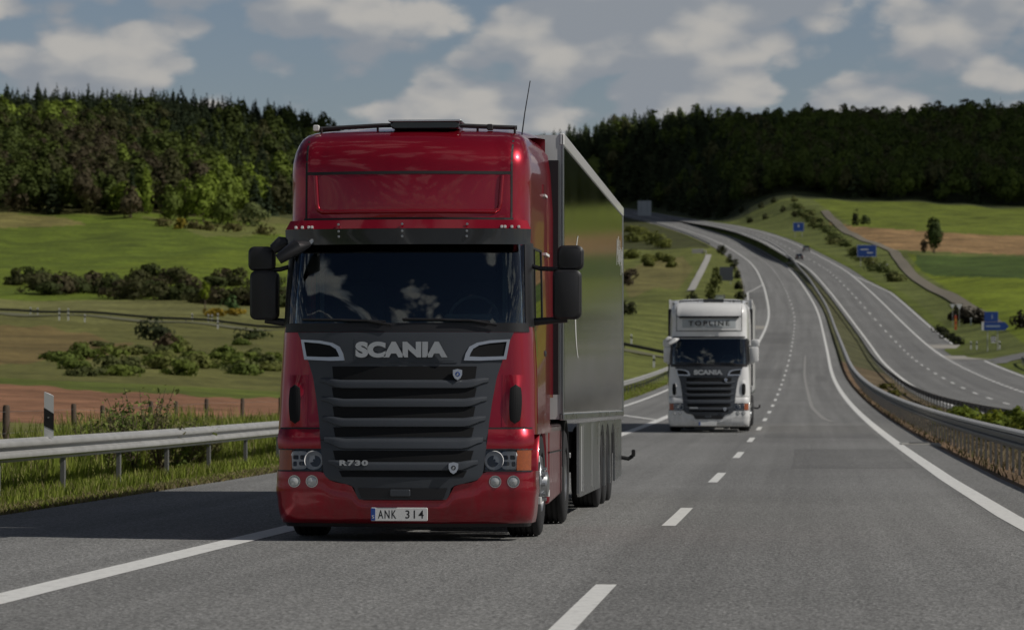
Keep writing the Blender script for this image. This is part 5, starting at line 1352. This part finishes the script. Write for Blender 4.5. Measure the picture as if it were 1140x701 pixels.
def make_trailer(name, label, loc, red=True):
    T = thing(name, label, 'trailer', loc)
    y0, y1, z0, z1, hw = 2.80, 16.28, 1.12, 4.03, 1.275
    sidem = M_SIDE if red else M_WHITE
    fm_ = M_WHITE
    m = MB(); m.box((0, (y0 + y1) / 2, (z0 + z1) / 2), (2 * hw - .02, y1 - y0 - .02, z1 - z0 - .02)); m.build('box_body', fm_, T)
    for s in (-1, 1):
        m = MB(); m.box((s * (hw - .003), (y0 + y1) / 2 + .06, (z0 + z1) / 2 - .02), (.014, y1 - y0 - .26, z1 - z0 - .22)); sp_ = m.build('side_panel', sidem, T)
        m = MB()
        for k in range(1, 6 if not red else 1): m.box((s * (hw + .0045), y0 + .1 + k * 2.26, (z0 + z1) / 2 - .02), (.003, .012, z1 - z0 - .24))
        if not red: m.build('seam', M_DECAL, sp_)
        m = MB(); m.box((s * (hw - .01), (y0 + y1) / 2, z1 - .055), (.05, y1 - y0, .125)); m.build('top_rail', fm_, T, bevel=.012)
        m = MB(); m.box((s * (hw - .01), (y0 + y1) / 2, z0 + .035), (.05, y1 - y0, .07)); m.build('bottom_rail', M_SKIRT, T, bevel=.01)
        m = MB(); m.box((s * (hw - .002), y0 + .05, (z0 + z1) / 2), (.016, .10, z1 - z0 - .02)); m.build('front_post', fm_ if not red else M_SKIRT, T, bevel=.004)
        m = MB(); m.box((s * (hw - .012), y1 - .04, (z0 + z1) / 2), (.05, .08, z1 - z0 - .02)); m.build('rear_post', M_SKIRT, T, bevel=.01)
        # lower skirt with three arches
        if red:
            P_ = [(5.78, 1.075), (5.78, .30), (5.95, .26)]
            for ya in (10.75, 12.10, 13.45):
                P_ += [(ya - .57, .26), (ya - .57, .62)] + [(ya - .57 * math.cos(t), .62 + .42 * math.sin(t)) for t in np.linspace(.3, math.pi - .3, 7)] + [(ya + .57, .62), (ya + .57, .26)]
            P_ += [(15.95, .30), (15.95, 1.075)]
            m = MB(); m.prism(P_, s * (hw - .035), s * (hw - .005), 'X'); sk = m.build('lower_skirt', M_SKIRT, T)
            m = MB()
            for yy in (6.45, 8.3, 9.9): m.box((s * (hw - .003), yy, .68), (.004, .015, .74))
            m.box((s * (hw - .003), 6.15, .68), (.006, .07, .72)); m.build('seam', M_DECAL, sk)
        else:
            m = MB(); m.box((s * 1.2, 8.2, .72), (.03, 3.4, .12)); m.box((s * 1.2, 8.2, .45), (.03, 3.4, .12)); m.build('side_guard', M_ALU, T)
        for ya in (10.75, 12.10, 13.45): make_wheel(s * 1.07, ya, T, s, False, True)
        m = MB(); m.box((s * .45, 9.5, 1.0), (.1, 12.8, .18)); m.build('chassis_rail', M_STEEL, T)
        m = MB(); m.tube([(s * .95, 5.9, 1.0), (s * .95, 5.9, .55)], .05, 8); m.box((s * .95, 5.9, .53), (.2, .2, .03)); m.build('support_leg', M_STEEL, T)
        m = MB(); m.tube([(s * 1.2, 16.12, .55), (s * 1.36, 16.12, .52), (s * 1.42, 16.12, .56)], .028, 8); m.rbox((s * 1.43, 16.12, .60), (.05, .06, .1), .015); m.build('marker_lamp', M_RUBBER, T)
    m = MB(); m.box((0, 16.2, .75), (2.4, .12, .3)); m.build('rear_bumper', M_STEEL, T, bevel=.01)
    for s in (-1, 1):
        MB().rbox((s * .9, 16.275, .78), (.42, .04, .14), .02).build('tail_lamp', mat('tail_red', (.25, .01, .01), .2), T)
    m = MB()
    for ya in (10.75, 12.10, 13.45): m.tube([(-1.0, ya, .505), (1.0, ya, .505)], .07, 8)
    m.build('axle', M_STEEL, T)
    if red:
        # pale lettering shapes on the polished flank (too oblique to read)
        s = 1; x = hw + .0065; m = MB(); V = []; F = []
        for k in range(25):
            t = R(100 + 160 * k / 24)
            for r in (1.0, .74): V.append((x, 5.5 + .78 * r * math.cos(t), 2.45 + .68 * (.9 + .1 * r) * math.sin(t)))
        for k in range(24): F.append((2 * k, 2 * k + 1, 2 * k + 3, 2 * k + 2))
        m.add(V, F); m.build('flank_logo', M_DECAL, T)
        m = MB()
        for k in range(9):
            y = 14.35 + k * .2; h = .36 if k % 2 == 0 else .2; zb = 3.42 - k * .016 - (.0 if k % 3 else .08)
            m.add([(x, y, zb - h * .5), (x, y + .09, zb - h * .5), (x, y + .17, zb + h * .5), (x, y + .08, zb + h * .5)], [(0, 1, 2, 3)])
        m.build('flank_mark', M_DECAL, T)
    return T
TX, TY = -3.525, 32.3
make_tractor('truck_tractor', 'dark red sleeper truck with black grille and sun visor driving in front', M_RED, (TX, TY, 0.0), True)
make_trailer('semi_trailer', 'polished metal box trailer with white top rail behind the red truck', (-3.47, TY, 0.0), True)
WY = 104.5
WZ = float(fMZ(WY + 6))
wt = make_tractor('truck_tractor', 'white truck with black grille and sign box following down the carriageway', M_WHITE, (-2.13, WY, float(fMZ(WY + 2))), False)
wr = make_trailer('semi_trailer', 'plain white box trailer pulled by the white truck', (-2.13, WY, float(fMZ(WY + 2))), False)
sl_ = math.atan((float(fMZ(WY + 14)) - float(fMZ(WY))) / 14)
for o in (wt, wr): o.rotation_euler = (sl_, 0, 0)
# ------------------------------------------------------------------ roadside furniture
M_GALV = mat('galvanised_steel', (0.40, 0.40, 0.39), 0.50, 0.25, noise=.22, nscale=2.5, rvar=.1)
M_GALVD = mat('weathered_steel', (0.17, 0.17, 0.165), 0.6, 0.4, noise=.3, nscale=2)
M_WOOD = mat('weathered_wood', (0.085, 0.06, 0.042), 0.9, noise=.4, nscale=7, bump=.4, bscale=30)
M_CONC = mat('concrete', (0.36, 0.35, 0.32), 0.85, noise=.2, nscale=3)
M_SBLUE = mat('sign_blue', (0.012, 0.055, 0.26), 0.45)
M_SWHITE = mat('sign_white', (0.70, 0.70, 0.69), 0.5)
M_SBACK = mat('sign_back', (0.20, 0.21, 0.23), 0.5, 0.4)
M_SBACKD = mat('dark_sign_back', (0.065, 0.072, 0.085), 0.5)
M_SBACKL = mat('pale_sign_back', (0.42, 0.45, 0.46), 0.5, 0.2)
M_ORANGE = mat('beacon_red', (0.42, 0.06, 0.02), 0.5)
WBEAM = [(0.0, 0.0), (.004, .045), (.075, .085), (.083, .13), (.075, .17), (.010, .205), (.002, .24), (.010, .275), (.075, .30), (.083, .34), (.075, .385), (.004, .43), (0.0, .45)]
WB = [(d, z * .31 / .45) for d, z in WBEAM]
def guardrail(name, label, fn, y0, y1, face, post_sp, top=.75, mat_=None, slim=False, maxposts=95, step=None, cap=False):
    """fn(Y) -> (x, z ground); face +1: the waves point to +x"""
    mat_ = mat_ or M_GALV
    t = thing(name, label, 'guardrail', (*fn(y0)[:1], y0, fn(y0)[1]))
    o0 = Vector(t.location)
    Ys = [y0]
    while Ys[-1] < y1: Ys.append(min(y1, Ys[-1] + (step or max(2.0, Ys[-1] * .02))))
    V = []; F = []; n = len(WB)
    for Y in Ys:
        x, z = fn(Y)
        for d, h in WB: V.append((x + face * d - o0.x, Y - o0.y, z + top - .31 + h - o0.z))
        if True:
            for d, h in WB[::-1]: V.append((x + face * (d - .006) - o0.x, Y - o0.y, z + top - .31 + h - o0.z))
    k = 2 * n
    for i in range(len(Ys) - 1):
        for j in range(k): F.append((i * k + j, i * k + (j + 1) % k, (i + 1) * k + (j + 1) % k, (i + 1) * k + j))
    m = MB().add(V, F); m.build('rail', mat_, t, smooth=50)
    if cap:
        m = MB(); V = []; F = []
        for Y in Ys:
            x, z = fn(Y)
            for dx, dz in ((-.17, .0), (-.17, .05), (.0, .075), (.085, .05), (.085, 0)): V.append((x + face * dx - o0.x, Y - o0.y, z + top + dz - .02 - o0.z))
        for i in range(len(Ys) - 1):
            for j in range(4): F.append((i * 5 + j, i * 5 + j + 1, (i + 1) * 5 + j + 1, (i + 1) * 5 + j))
        m.add(V, F).build('top_cap', M_GALV, t, smooth=30)
    Y = y0 + .4; cnt = 0; far = MB(); proto = None
    while Y < y1:
        x, z = fn(Y)
        if cnt < maxposts:
            if proto is None:
                pm = MB(); h = top + .16
                if slim: pm.box((0, 0, top / 2 - .08), (.045, .10, h))
                else: pm.box((0, 0, top / 2 - .10), (.006, .11, h)); pm.box((-face * .028, .053, top / 2 - .10), (.055, .006, h)); pm.box((-face * .028, -.053, top / 2 - .10), (.055, .006, h)); pm.box((face * .012, 0, top - .155), (.03, .16, .10))
                proto = pm.build('post', M_GALVD, t); p = proto
            else:
                p = proto.copy(); COL.objects.link(p); p.parent = t
            p.location = (x - face * .035 - o0.x, Y - o0.y, z - o0.z)
        else:
            far.box((x - face * .035 - o0.x, Y - o0.y, z + top / 2 - .1 - o0.z), (.06, .11, top + .1))
        cnt += 1; Y += post_sp * (1 if Y < 260 else 2)
    if far.V: f = far.build('post', M_GALVD, t); f['kind'] = 'stuff'
    return t
gl = lambda Y: (float(fMX(Y)) - 8.95, float(terr(np.array([fMX(Y) - 8.95]), np.array([Y]))[0]) + .03)
guardrail('guardrail', 'grey two-wave guardrail along the grassy verge beside the red truck', gl, -40.0, 330.0, 1, 4.0, .80)
gm = lambda Y: (float(fMX(Y)) + 5.35, float(terr(np.array([fMX(Y) + 5.35]), np.array([Y]))[0]))
guardrail('guardrail', 'long dark guardrail on closely set posts along the near side of the median', gm, 22.0, 1240.0, -1, 2.0, .78, M_GALVD, cap=True, maxposts=99, slim=True)
gr_ = lambda Y: (float(fRX(Y)) - 5.0, float(terr(np.array([fRX(Y) - 5.0]), np.array([Y]))[0]))
guardrail('guardrail', 'guardrail on the far side of the median beside the second carriageway', gr_, 70.0, 1180.0, 1, 4.0, .75, M_GALVD, maxposts=90)
gf = lambda Y: (float(fMX(Y)) + ML - .8, float(terr(np.array([fMX(Y) + ML - .8]), np.array([Y]))[0]))
guardrail('guardrail', 'pale distant guardrail where the carriageway bends into the dark wood', gf, 1000.0, 1600.0, 1, 8.0, .9, M_GALV, maxposts=60)
# rail on the near side of the country road
CRi = [i for i in range(len(CR)) if 300 < CR[i][1] < 485]
crx = CR[CRi][:, 0]; cry = CR[CRi][:, 1]
def path_rail(name, label, pts, off, top, mt, sp):
    A = np.array(pts); T_ = np.gradient(A, axis=0); T_ /= np.linalg.norm(T_, axis=1)[:, None]
    Q = A + np.stack([T_[:, 1], -T_[:, 0]], 1) * off
    o0 = (float(Q[0, 0]), float(Q[0, 1]), tz(*Q[0])); t = thing(name, label, 'guardrail', o0)
    m = MB(); V = []; F = []; n = len(WB)
    for (x, y), (tx, ty) in zip(Q, T_):
        z = tz(x, y) + top - .31
        for d, h in WB: V.append((x + ty * d - o0[0], y - tx * d - o0[1], z + h - o0[2]))
        for d, h in WB[::-1]: V.append((x + ty * (d - .01) - o0[0], y - tx * (d - .01) - o0[1], z + h - o0[2]))
    k = 2 * n
    for i in range(len(Q) - 1):
        for j in range(k): F.append((i * k + j, i * k + (j + 1) % k, (i + 1) * k + (j + 1) % k, (i + 1) * k + j))
    m.add(V, F).build('rail', mt, t, smooth=50)
    s = 0; pr = None
    for i in range(len(Q) - 1):
        s += float(np.linalg.norm(Q[i + 1] - Q[i]))
        if s >= sp:
            s = 0; x, y = Q[i]
            if pr is None: pr = MB().box((0, 0, top / 2 - .1), (.1, .1, top + .1)).build('post', M_GALVD, t); p = pr
            else: p = pr.copy(); COL.objects.link(p); p.parent = t
            p.location = (x - o0[0], y - o0[1], tz(x, y) - o0[2])
path_rail('guardrail', 'thin dark guardrail along the country road across the meadows', CR[CRi], -2.6, .62, mat('shaded_rail_steel', (0.035, 0.035, 0.033), .8), 8.0)  # rail seen from its shaded back; that shade is put into the dark colour
rr = [(float(fRX(372)) + 9.6, 340), (float(fRX(372)) + 9.9, 356), (float(fRX(372)) + 10.6, 370), (float(fRX(380)) + 12.5, 380), (float(fRX(390)) + 17, 388), (float(fRX(390)) + 26, 395)]
rr = [(a + (c - a) * f, b + (d - b) * f) for (a, b), (c, d) in zip(rr[:-1], rr[1:]) for f in (0, .25, .5, .75)]
path_rail('guardrail', 'short guardrail in the fork between exit ramp and far carriageway', rr, 0, .8, M_GALVD, 4.0)

# wooden fence posts along the ploughed field
fence = thing('fence', 'low field fence of slim dark wooden posts and wire before the ploughed earth', 'fence', (-14, 60, tz(-14, 60)))
fo = Vector(fence.location); tops = []
for px, py, Y, r in [(-60, 452, 54, .06), (7, 450.5, 60, .065), (82, 449, 70, .055), (114, 451, 74, .05), (168, 446, 81, .055), (196, 446, 85, .05), (230, 443.5, 90, .055), (270, 443, 97, .055), (312, 442, 104, .055), (360, 441, 112, .055)]:
    x, y_, zt = at(px, py, Y); zb = tz(x, Y) - .3
    lean = RNG.uniform(-.03, .03)
    MB().tube([(x - fo.x + lean, Y - fo.y, zb - fo.z), (x - fo.x, Y - fo.y, zt - fo.z - .04), (x - fo.x, Y - fo.y, zt - fo.z)], [r * 1.05, r, r * .75], 8).build('post', M_WOOD, fence, smooth=50)
    tops.append((x - fo.x, Y - fo.y, zt - fo.z))
for dz in (.12, .5, .88): MB().tube([(a, b, c - dz) for a, b, c in tops], .004, 4).build('wire', M_GALVD, fence)

def delineator(x, y, z, label, group=None, h=1.02, w=.12):
    t = thing('delineator_post', label, 'marker post', (x, y, z), 0, group)
    prof = lambda s: [(-w / 2 * s, .0), (w / 2 * s, .0), (w / 2 * s * .8, .05), (0, .085), (-w / 2 * s * .8, .05)]
    m = MB(); V = [(a, b, 0) for a, b in prof(1)] + [(a, b, h - .0 + (.03 * (-a) / w * 2)) for a, b in prof(1)]
    n = 5; m.add(V, [tuple(range(n))[::-1], tuple(range(n, 2 * n))] + [(i, (i + 1) % n, n + (i + 1) % n, n + i) for i in range(n)])
    m.build('body', M_SWHITE, t)
    zt = h - .24 if h > .9 else h * .60; zb = zt - (.24 if h > .9 else h * .42); k = .055 if h < .9 else .05
    m = MB(); V = [(-w / 2 - .003, -.003, zb + k), (w / 2 + .003, -.003, zb - k * .2), (w / 2 + .003, -.003, zt - k * .6), (-w / 2 - .003, -.003, zt + k)]
    V2 = [(a * .82, .055, c) for a, b, c in V]
    m.add(V + V2, [(0, 1, 2, 3), (1, 5, 6, 2), (4, 0, 3, 7), (5, 4, 7, 6), (3, 2, 6, 7), (0, 4, 5, 1)]); m.build('black_band', M_INK, t)
    m = MB(); m.rbox((-.008, -.007, (zt + zb) / 2 + .04), (.02, .006, .012), .004); m.build('reflector', M_GALV, t)
    return t
xx = gl(47.1)[0] + .02
delineator(xx, 47.1, gl(47.1)[1] + .785, 'white delineator with slanted black band standing on the near guardrail', None, .60, .135)
for px, py in [(66, 357), (76, 357), (94.5, 358.5), (242.5, 366)]:
    x, y_, z = spot(px, py, 380); delineator(x, y_, z, 'small white delineator on the near edge of the country road', 'delineators on the near edge of the country road', 1.0, .2)
for px, py in [(66, 351.5), (76, 351.5), (42, 350.5), (34, 350.5), (232, 358.5), (236, 358.5), (242.5, 357.5), (214, 357)]:
    x, y_, z = spot(px, py, 420); delineator(x, y_, z, 'small white delineator on the far edge of the country road', 'delineators on the far edge of the country road', 1.0, .2)
for px, py, lab in [(703, 383, 'white delineator behind the country road rail beside the trailer'), (728, 409, 'white delineator on the grass beside the white truck')]:
    x, y_, z = spot(px, py, 200); delineator(x, y_, z, lab, None, 1.0, .18)
for px, py in [(1081, 389), (1087.5, 389), (1113, 389), (1069, 384)]:
    x, y_, z = spot(px, py, 330); delineator(x, y_, z, 'white delineator on the grass by the exit ramp', 'delineators on the grass by the exit ramp', 1.0, .16)

# signs
def board(name, label, cat, px, py_top, py_foot, w, h, front, back, legs=2, facing=0.0, Y=None, frame=True, marks=None, group=None):
    x, y_, z = spot(px, py_foot, 250) if Y is None else (at(px, py_foot, Y)[0], Y, tz(at(px, py_foot, Y)[0], Y))
    d = ray(px, py_top); ztop = CAM_H + d[2] / d[1] * y_
    ztop = max(ztop, z + h + .4)
    t = thing(name, label, cat, (x, y_, z), facing, group)
    m = MB().rbox((0, 0, ztop - z - h / 2), (w, .06, h), .12); b = m.build('panel', front, t)
    bk = MB().rbox((0, .045, ztop - z - h / 2), (w * .97, .02, h * .94), .1).build('backing', back, t)
    for i in range(legs):
        lx = 0 if legs == 1 else (-.32 + .64 * i / (legs - 1)) * w
        MB().tube([(lx, .10, -.4), (lx, .10, ztop - z - .1)], .06 if w > 1.5 else .04, 8).build('post', M_GALV, t, smooth=50)
    if frame and w > 1.5:
        m = MB()
        for a, b_, c, dd in ((0, h / 2 - .07, w - .2, .05), (0, -h / 2 + .07, w - .2, .05), (w / 2 - .09, 0, .05, h - .2), (-w / 2 + .09, 0, .05, h - .2)): m.box((a, -.033, ztop - z - h / 2 + b_), (c, .006, dd))
        m.build('border', M_SWHITE, b)
    if marks:
        for mx_, mz_, mw_, mh_ in marks: MB().box((mx_ * w, -.036, ztop - z - h / 2 + mz_ * h), (mw_ * w, .008, mh_ * h)).build('legend_bar', M_SWHITE, b)
    return t, ztop - z
board('motorway_sign', 'small blue sign on the knoll beyond the dark car', 'sign', 889, 247.6, 264, 3.2, 2.6, M_SBLUE, M_SBACK, marks=[(0, .1, .08, .3)])
board('motorway_sign', 'large blue direction board on the bank right of the far carriageway', 'sign', 965, 272.5, 296, 4.4, 2.75, M_SBLUE, M_SBACK, marks=[(-.12, .12, .4, .07), (.16, -.15, .3, .07)])
x, y_, z = spot(1106, 391, 330)
t = thing('exit_sign', 'blue exit arrow sign with a smaller blue panel on top', 'sign', (x, y_, z))
S1 = y_ / F_PX
zc = CAM_H + ray(1106, 363)[2] / ray(1106, 363)[1] * y_ - z
w2 = 15 * S1; h2 = 4.6 * S1
m = MB(); m.prism([(-w2 + .3, -h2), (w2 * .72, -h2), (w2, 0), (w2 * .72, h2), (-w2 + .3, h2)], -.03, .03, 'Y'); m2 = m.build('arrow_panel', M_SBLUE, t, loc=(.2, 0, zc))
MB().box((-w2 + .16, 0, 0), (.26, .055, h2 * 2)).build('white_end', M_SWHITE, m2)
for a, b in ((-.9, .9),): MB().rbox((-.25, -.034, 0), (1.7, .008, .22), .05).build('legend_bar', mat('pale_blue_legend', (.25, .32, .45), .5), m2)
p2 = MB().rbox((0, 0, 0), (15 * S1, .06, 11 * S1), .08).build('upper_panel', M_SBLUE, t, loc=(-.25, 0, zc + h2 + 5.8 * S1))
MB().box((.1, -.034, .02), (.16, .008, .5)).build('legend_bar', mat('pale_blue_mark', (.25, .32, .45), .5), p2)
for lx in (-.7, .5): MB().tube([(lx, .09, -.4), (lx, .09, zc + .6)], .05, 8).build('post', M_GALV, t, smooth=50)
ch = MB().rbox((0, -.02, 1.35), (.62, .05, .80), .05).build('chevron_panel', M_SWHITE, t)
m = MB()
for k in range(3): m.add([(-.3, -.048, 1.05 + k * .27), (0, -.048, 1.17 + k * .27), (.3, -.048, 1.05 + k * .27), (.3, -.048, 1.17 + k * .27), (0, -.048, 1.29 + k * .27), (-.3, -.048, 1.17 + k * .27)], [(0, 1, 4, 5), (1, 2, 3, 4)])
m.build('chevron', M_INK, ch)
t, _ = board('sign_board', 'dark grey back of a traffic board standing left of the carriageway', 'sign', 808.5, 297, 316, 2.7, 2.75, M_SBACKD, M_SBACKD, frame=False)
m = None
t, _ = board('sign_board', 'tall pale back of a road sign where the carriageway meets the wood', 'sign', 717.5, 223.5, 243, 5.6, 6.2, M_SBACKL, M_SBACK, frame=False, Y=1425)
for dx in (-1.4, 1.2): MB().box((dx, -.04, 5.5), (.14, .02, 6.0)).build('rib', M_SBACK, t)
# small things by the exit
x, y_, z = spot(1064, 368, 330)
t = thing('warning_beacon', 'slim red and orange beacon post beside the gravel apron', 'beacon', (x, y_, z))
for k in range(5): MB().box((0, 0, .25 + k * .42), (.34, .06, .42)).build('band', M_ORANGE if k % 2 == 0 else mat('beacon_orange', (.5, .2, .03), .5), t)
MB().tube([(0, .05, -.3), (0, .05, 2.3)], .04, 6).build('post', M_GALV, t)
for px, lab, s in [(1068, 'white triangular sign back on a thin post by the dark bushes', 1.0), (1060.5, 'smaller white triangular sign back beside the taller one', .8)]:
    x, y_, z = spot(px, 364, 330); t = thing('yield_sign', lab, 'sign', (x, y_, z))
    zt = CAM_H + ray(px, 338.5)[2] / ray(px, 338.5)[1] * y_ - z
    a = .30 * s * y_ / 330
    MB().prism([(-a, zt), (a, zt), (0, zt - a * 1.75)], -.02, .02, 'Y').build('panel', M_SWHITE, t); MB().tube([(0, .05, -.3), (0, .05, zt - .1)], .03, 6).build('post', M_GALV, t)
x, y_, z = spot(1081, 362, 330); t = thing('marker_post', 'short pale marker post among the dark bushes', 'marker post', (x, y_, z))
MB().tube([(0, 0, -.3), (0, 0, .95)], .1, 8).build('post', M_SBACKL, t); MB().rbox((0, 0, .98), (.3, .2, .2), .06).build('cap', M_SWHITE, t)
# drainage works
x0, y0_, z0_ = spot(777, 282, 500)
t = thing('culvert_head', 'pale concrete headwall at the top of the drainage chute', 'culvert', (x0, y0_, z0_))
MB().box((0, 0, .5), (3.2, .5, 1.3)).build('wall', M_CONC, t, bevel=.05); MB().box((2.1, -1.2, .3), (.4, 2.6, 1.0)).build('wing_wall', M_CONC, t, bevel=.05)
ch = [ground_at(px, py, 350)[:2] for px, py in [(789, 284), (786, 292), (781, 302), (775, 313), (769, 324)]]
path_strip('drainage_chute', ch, 1.5, M_CONC, 'pale concrete drainage channel running down the slope', up=.16)
x, y_, z = spot(981.5, 297.5, 400); t = thing('culvert_head', 'small white concrete headwall below the large blue board', 'culvert', (x, y_, z)); MB().box((0, 0, .3), (2.5, .3, .7)).build('wall', M_CONC, t, bevel=.03); MB().box((1.2, -.4, .35), (.3, .8, .7)).build('wing_wall', M_CONC, t, bevel=.03)
x, y_, z = at(1024, 470, 88.0); zz = tz(x, 88); t = thing('drain_cover', 'pale stone drain slab lying in the brown median', 'drain', (x, 88, zz)); MB().box((0, 0, .06), (1.0, 1.6, .12)).build('slab', M_CONC, t, bevel=.02); MB().box((0, 0, .13), (.5, .9, .03)).build('grating', M_GALVD, t)
x, y_, z = spot(800, 337, 330); t = thing('equipment_cabinet', 'grey roadside cabinet above the white truck', 'cabinet', (x, y_, z)); MB().rbox((0, 0, .6), (1.5, .6, 1.3), .06).build('housing', M_SBACKL, t); MB().box((.95, 0, .65), (.25, .4, 1.4)).build('side_box', M_SBACK, t); MB().box((0, 0, 1.28), (1.6, .7, .06)).build('lid', M_GALV, t)

# ------------------------------------------------------------------ the cars far ahead
def make_car(label, x, Y, body_mat):
    t = thing('car', label, 'car', (x, Y, float(fRZ(Y)) + .02 + Y * .00006))
    t.rotation_euler = (math.atan((float(fRZ(Y + 10)) - float(fRZ(Y))) / 10), 0, -math.atan((float(fRX(Y + 10)) - float(fRX(Y))) / 10))
    m = MB(); V = []; F = []
    sec = [(-2.15, .35, .75, .80), (-2.1, .3, .95, .86), (-1.6, .28, 1.0, .89), (0, .26, .95, .90), (1.3, .28, .85, .88), (2.0, .32, .72, .80), (2.12, .38, .6, .7)]
    for y, zb, zt, hw in sec:
        for x_, z_ in ((-hw * .95, zb), (-hw, (zb + zt) / 2), (-hw * .96, zt - .04), (-hw * .8, zt), (hw * .8, zt), (hw * .96, zt - .04), (hw, (zb + zt) / 2), (hw * .95, zb)): V.append((x_, y, z_))
    for i in range(len(sec) - 1):
        for j in range(8): F.append((i * 8 + j, i * 8 + (j + 1) % 8, (i + 1) * 8 + (j + 1) % 8, (i + 1) * 8 + j))
    F += [tuple(range(8)), tuple(range(len(V) - 8, len(V)))]
    m.add(V, F).build('body', body_mat, t, smooth=45)
    m = MB(); V = [(-.78, -1.95, .97), (.78, -1.95, .97), (.80, 1.1, .90), (-.80, 1.1, .90), (-.58, -1.25, 1.42), (.58, -1.25, 1.42), (.58, .25, 1.42), (-.58, .25, 1.42)]
    m.add(V, [(0, 1, 5, 4), (1, 2, 6, 5), (2, 3, 7, 6), (3, 0, 4, 7)]); m.build('window_band', M_DARKLAMP, t)
    m = MB(); m.rbox((0, -.5, 1.43), (1.2, 1.55, .05), .1, 'Z'); m.build('roof', body_mat, t, smooth=40)
    for s in (-1, 1):
        MB().rbox((s * .68, -2.13, .78), (.28, .05, .14), .04).build('tail_lamp', mat('car_tail', (.35, .02, .015), .25), t)
        for yy in (-1.3, 1.35):
            w = MB().lathe([(s * .70, .2), (s * .70, .31), (s * .88, .32), (s * .9, .22)], (0, yy, .32), 'X', 18).build('wheel', M_RUBBER, t, smooth=40); MB().lathe([(s * .895, .21), (s * .88, .1), (s * .9, 0)], (0, yy, .32), 'X', 14).build('rim', M_ALU, w, smooth=40)
    MB().rbox((0, -2.16, .72), (.52, .02, .11), .02).build('number_plate', M_PLATE, t)
for px, py, lab, mt in [(889.5, 285.5, 'black car driving away on the far carriageway', mat('black_car_paint', (.012, .012, .014), .3, coat=1)), (897.5, 281, 'small grey car just ahead of the black one', mat('grey_car_paint', (.13, .14, .14), .3, coat=1))]:
    Yc = 830 if px < 892 else 885
    make_car(lab, at(px, py, Yc)[0], Yc, mt)
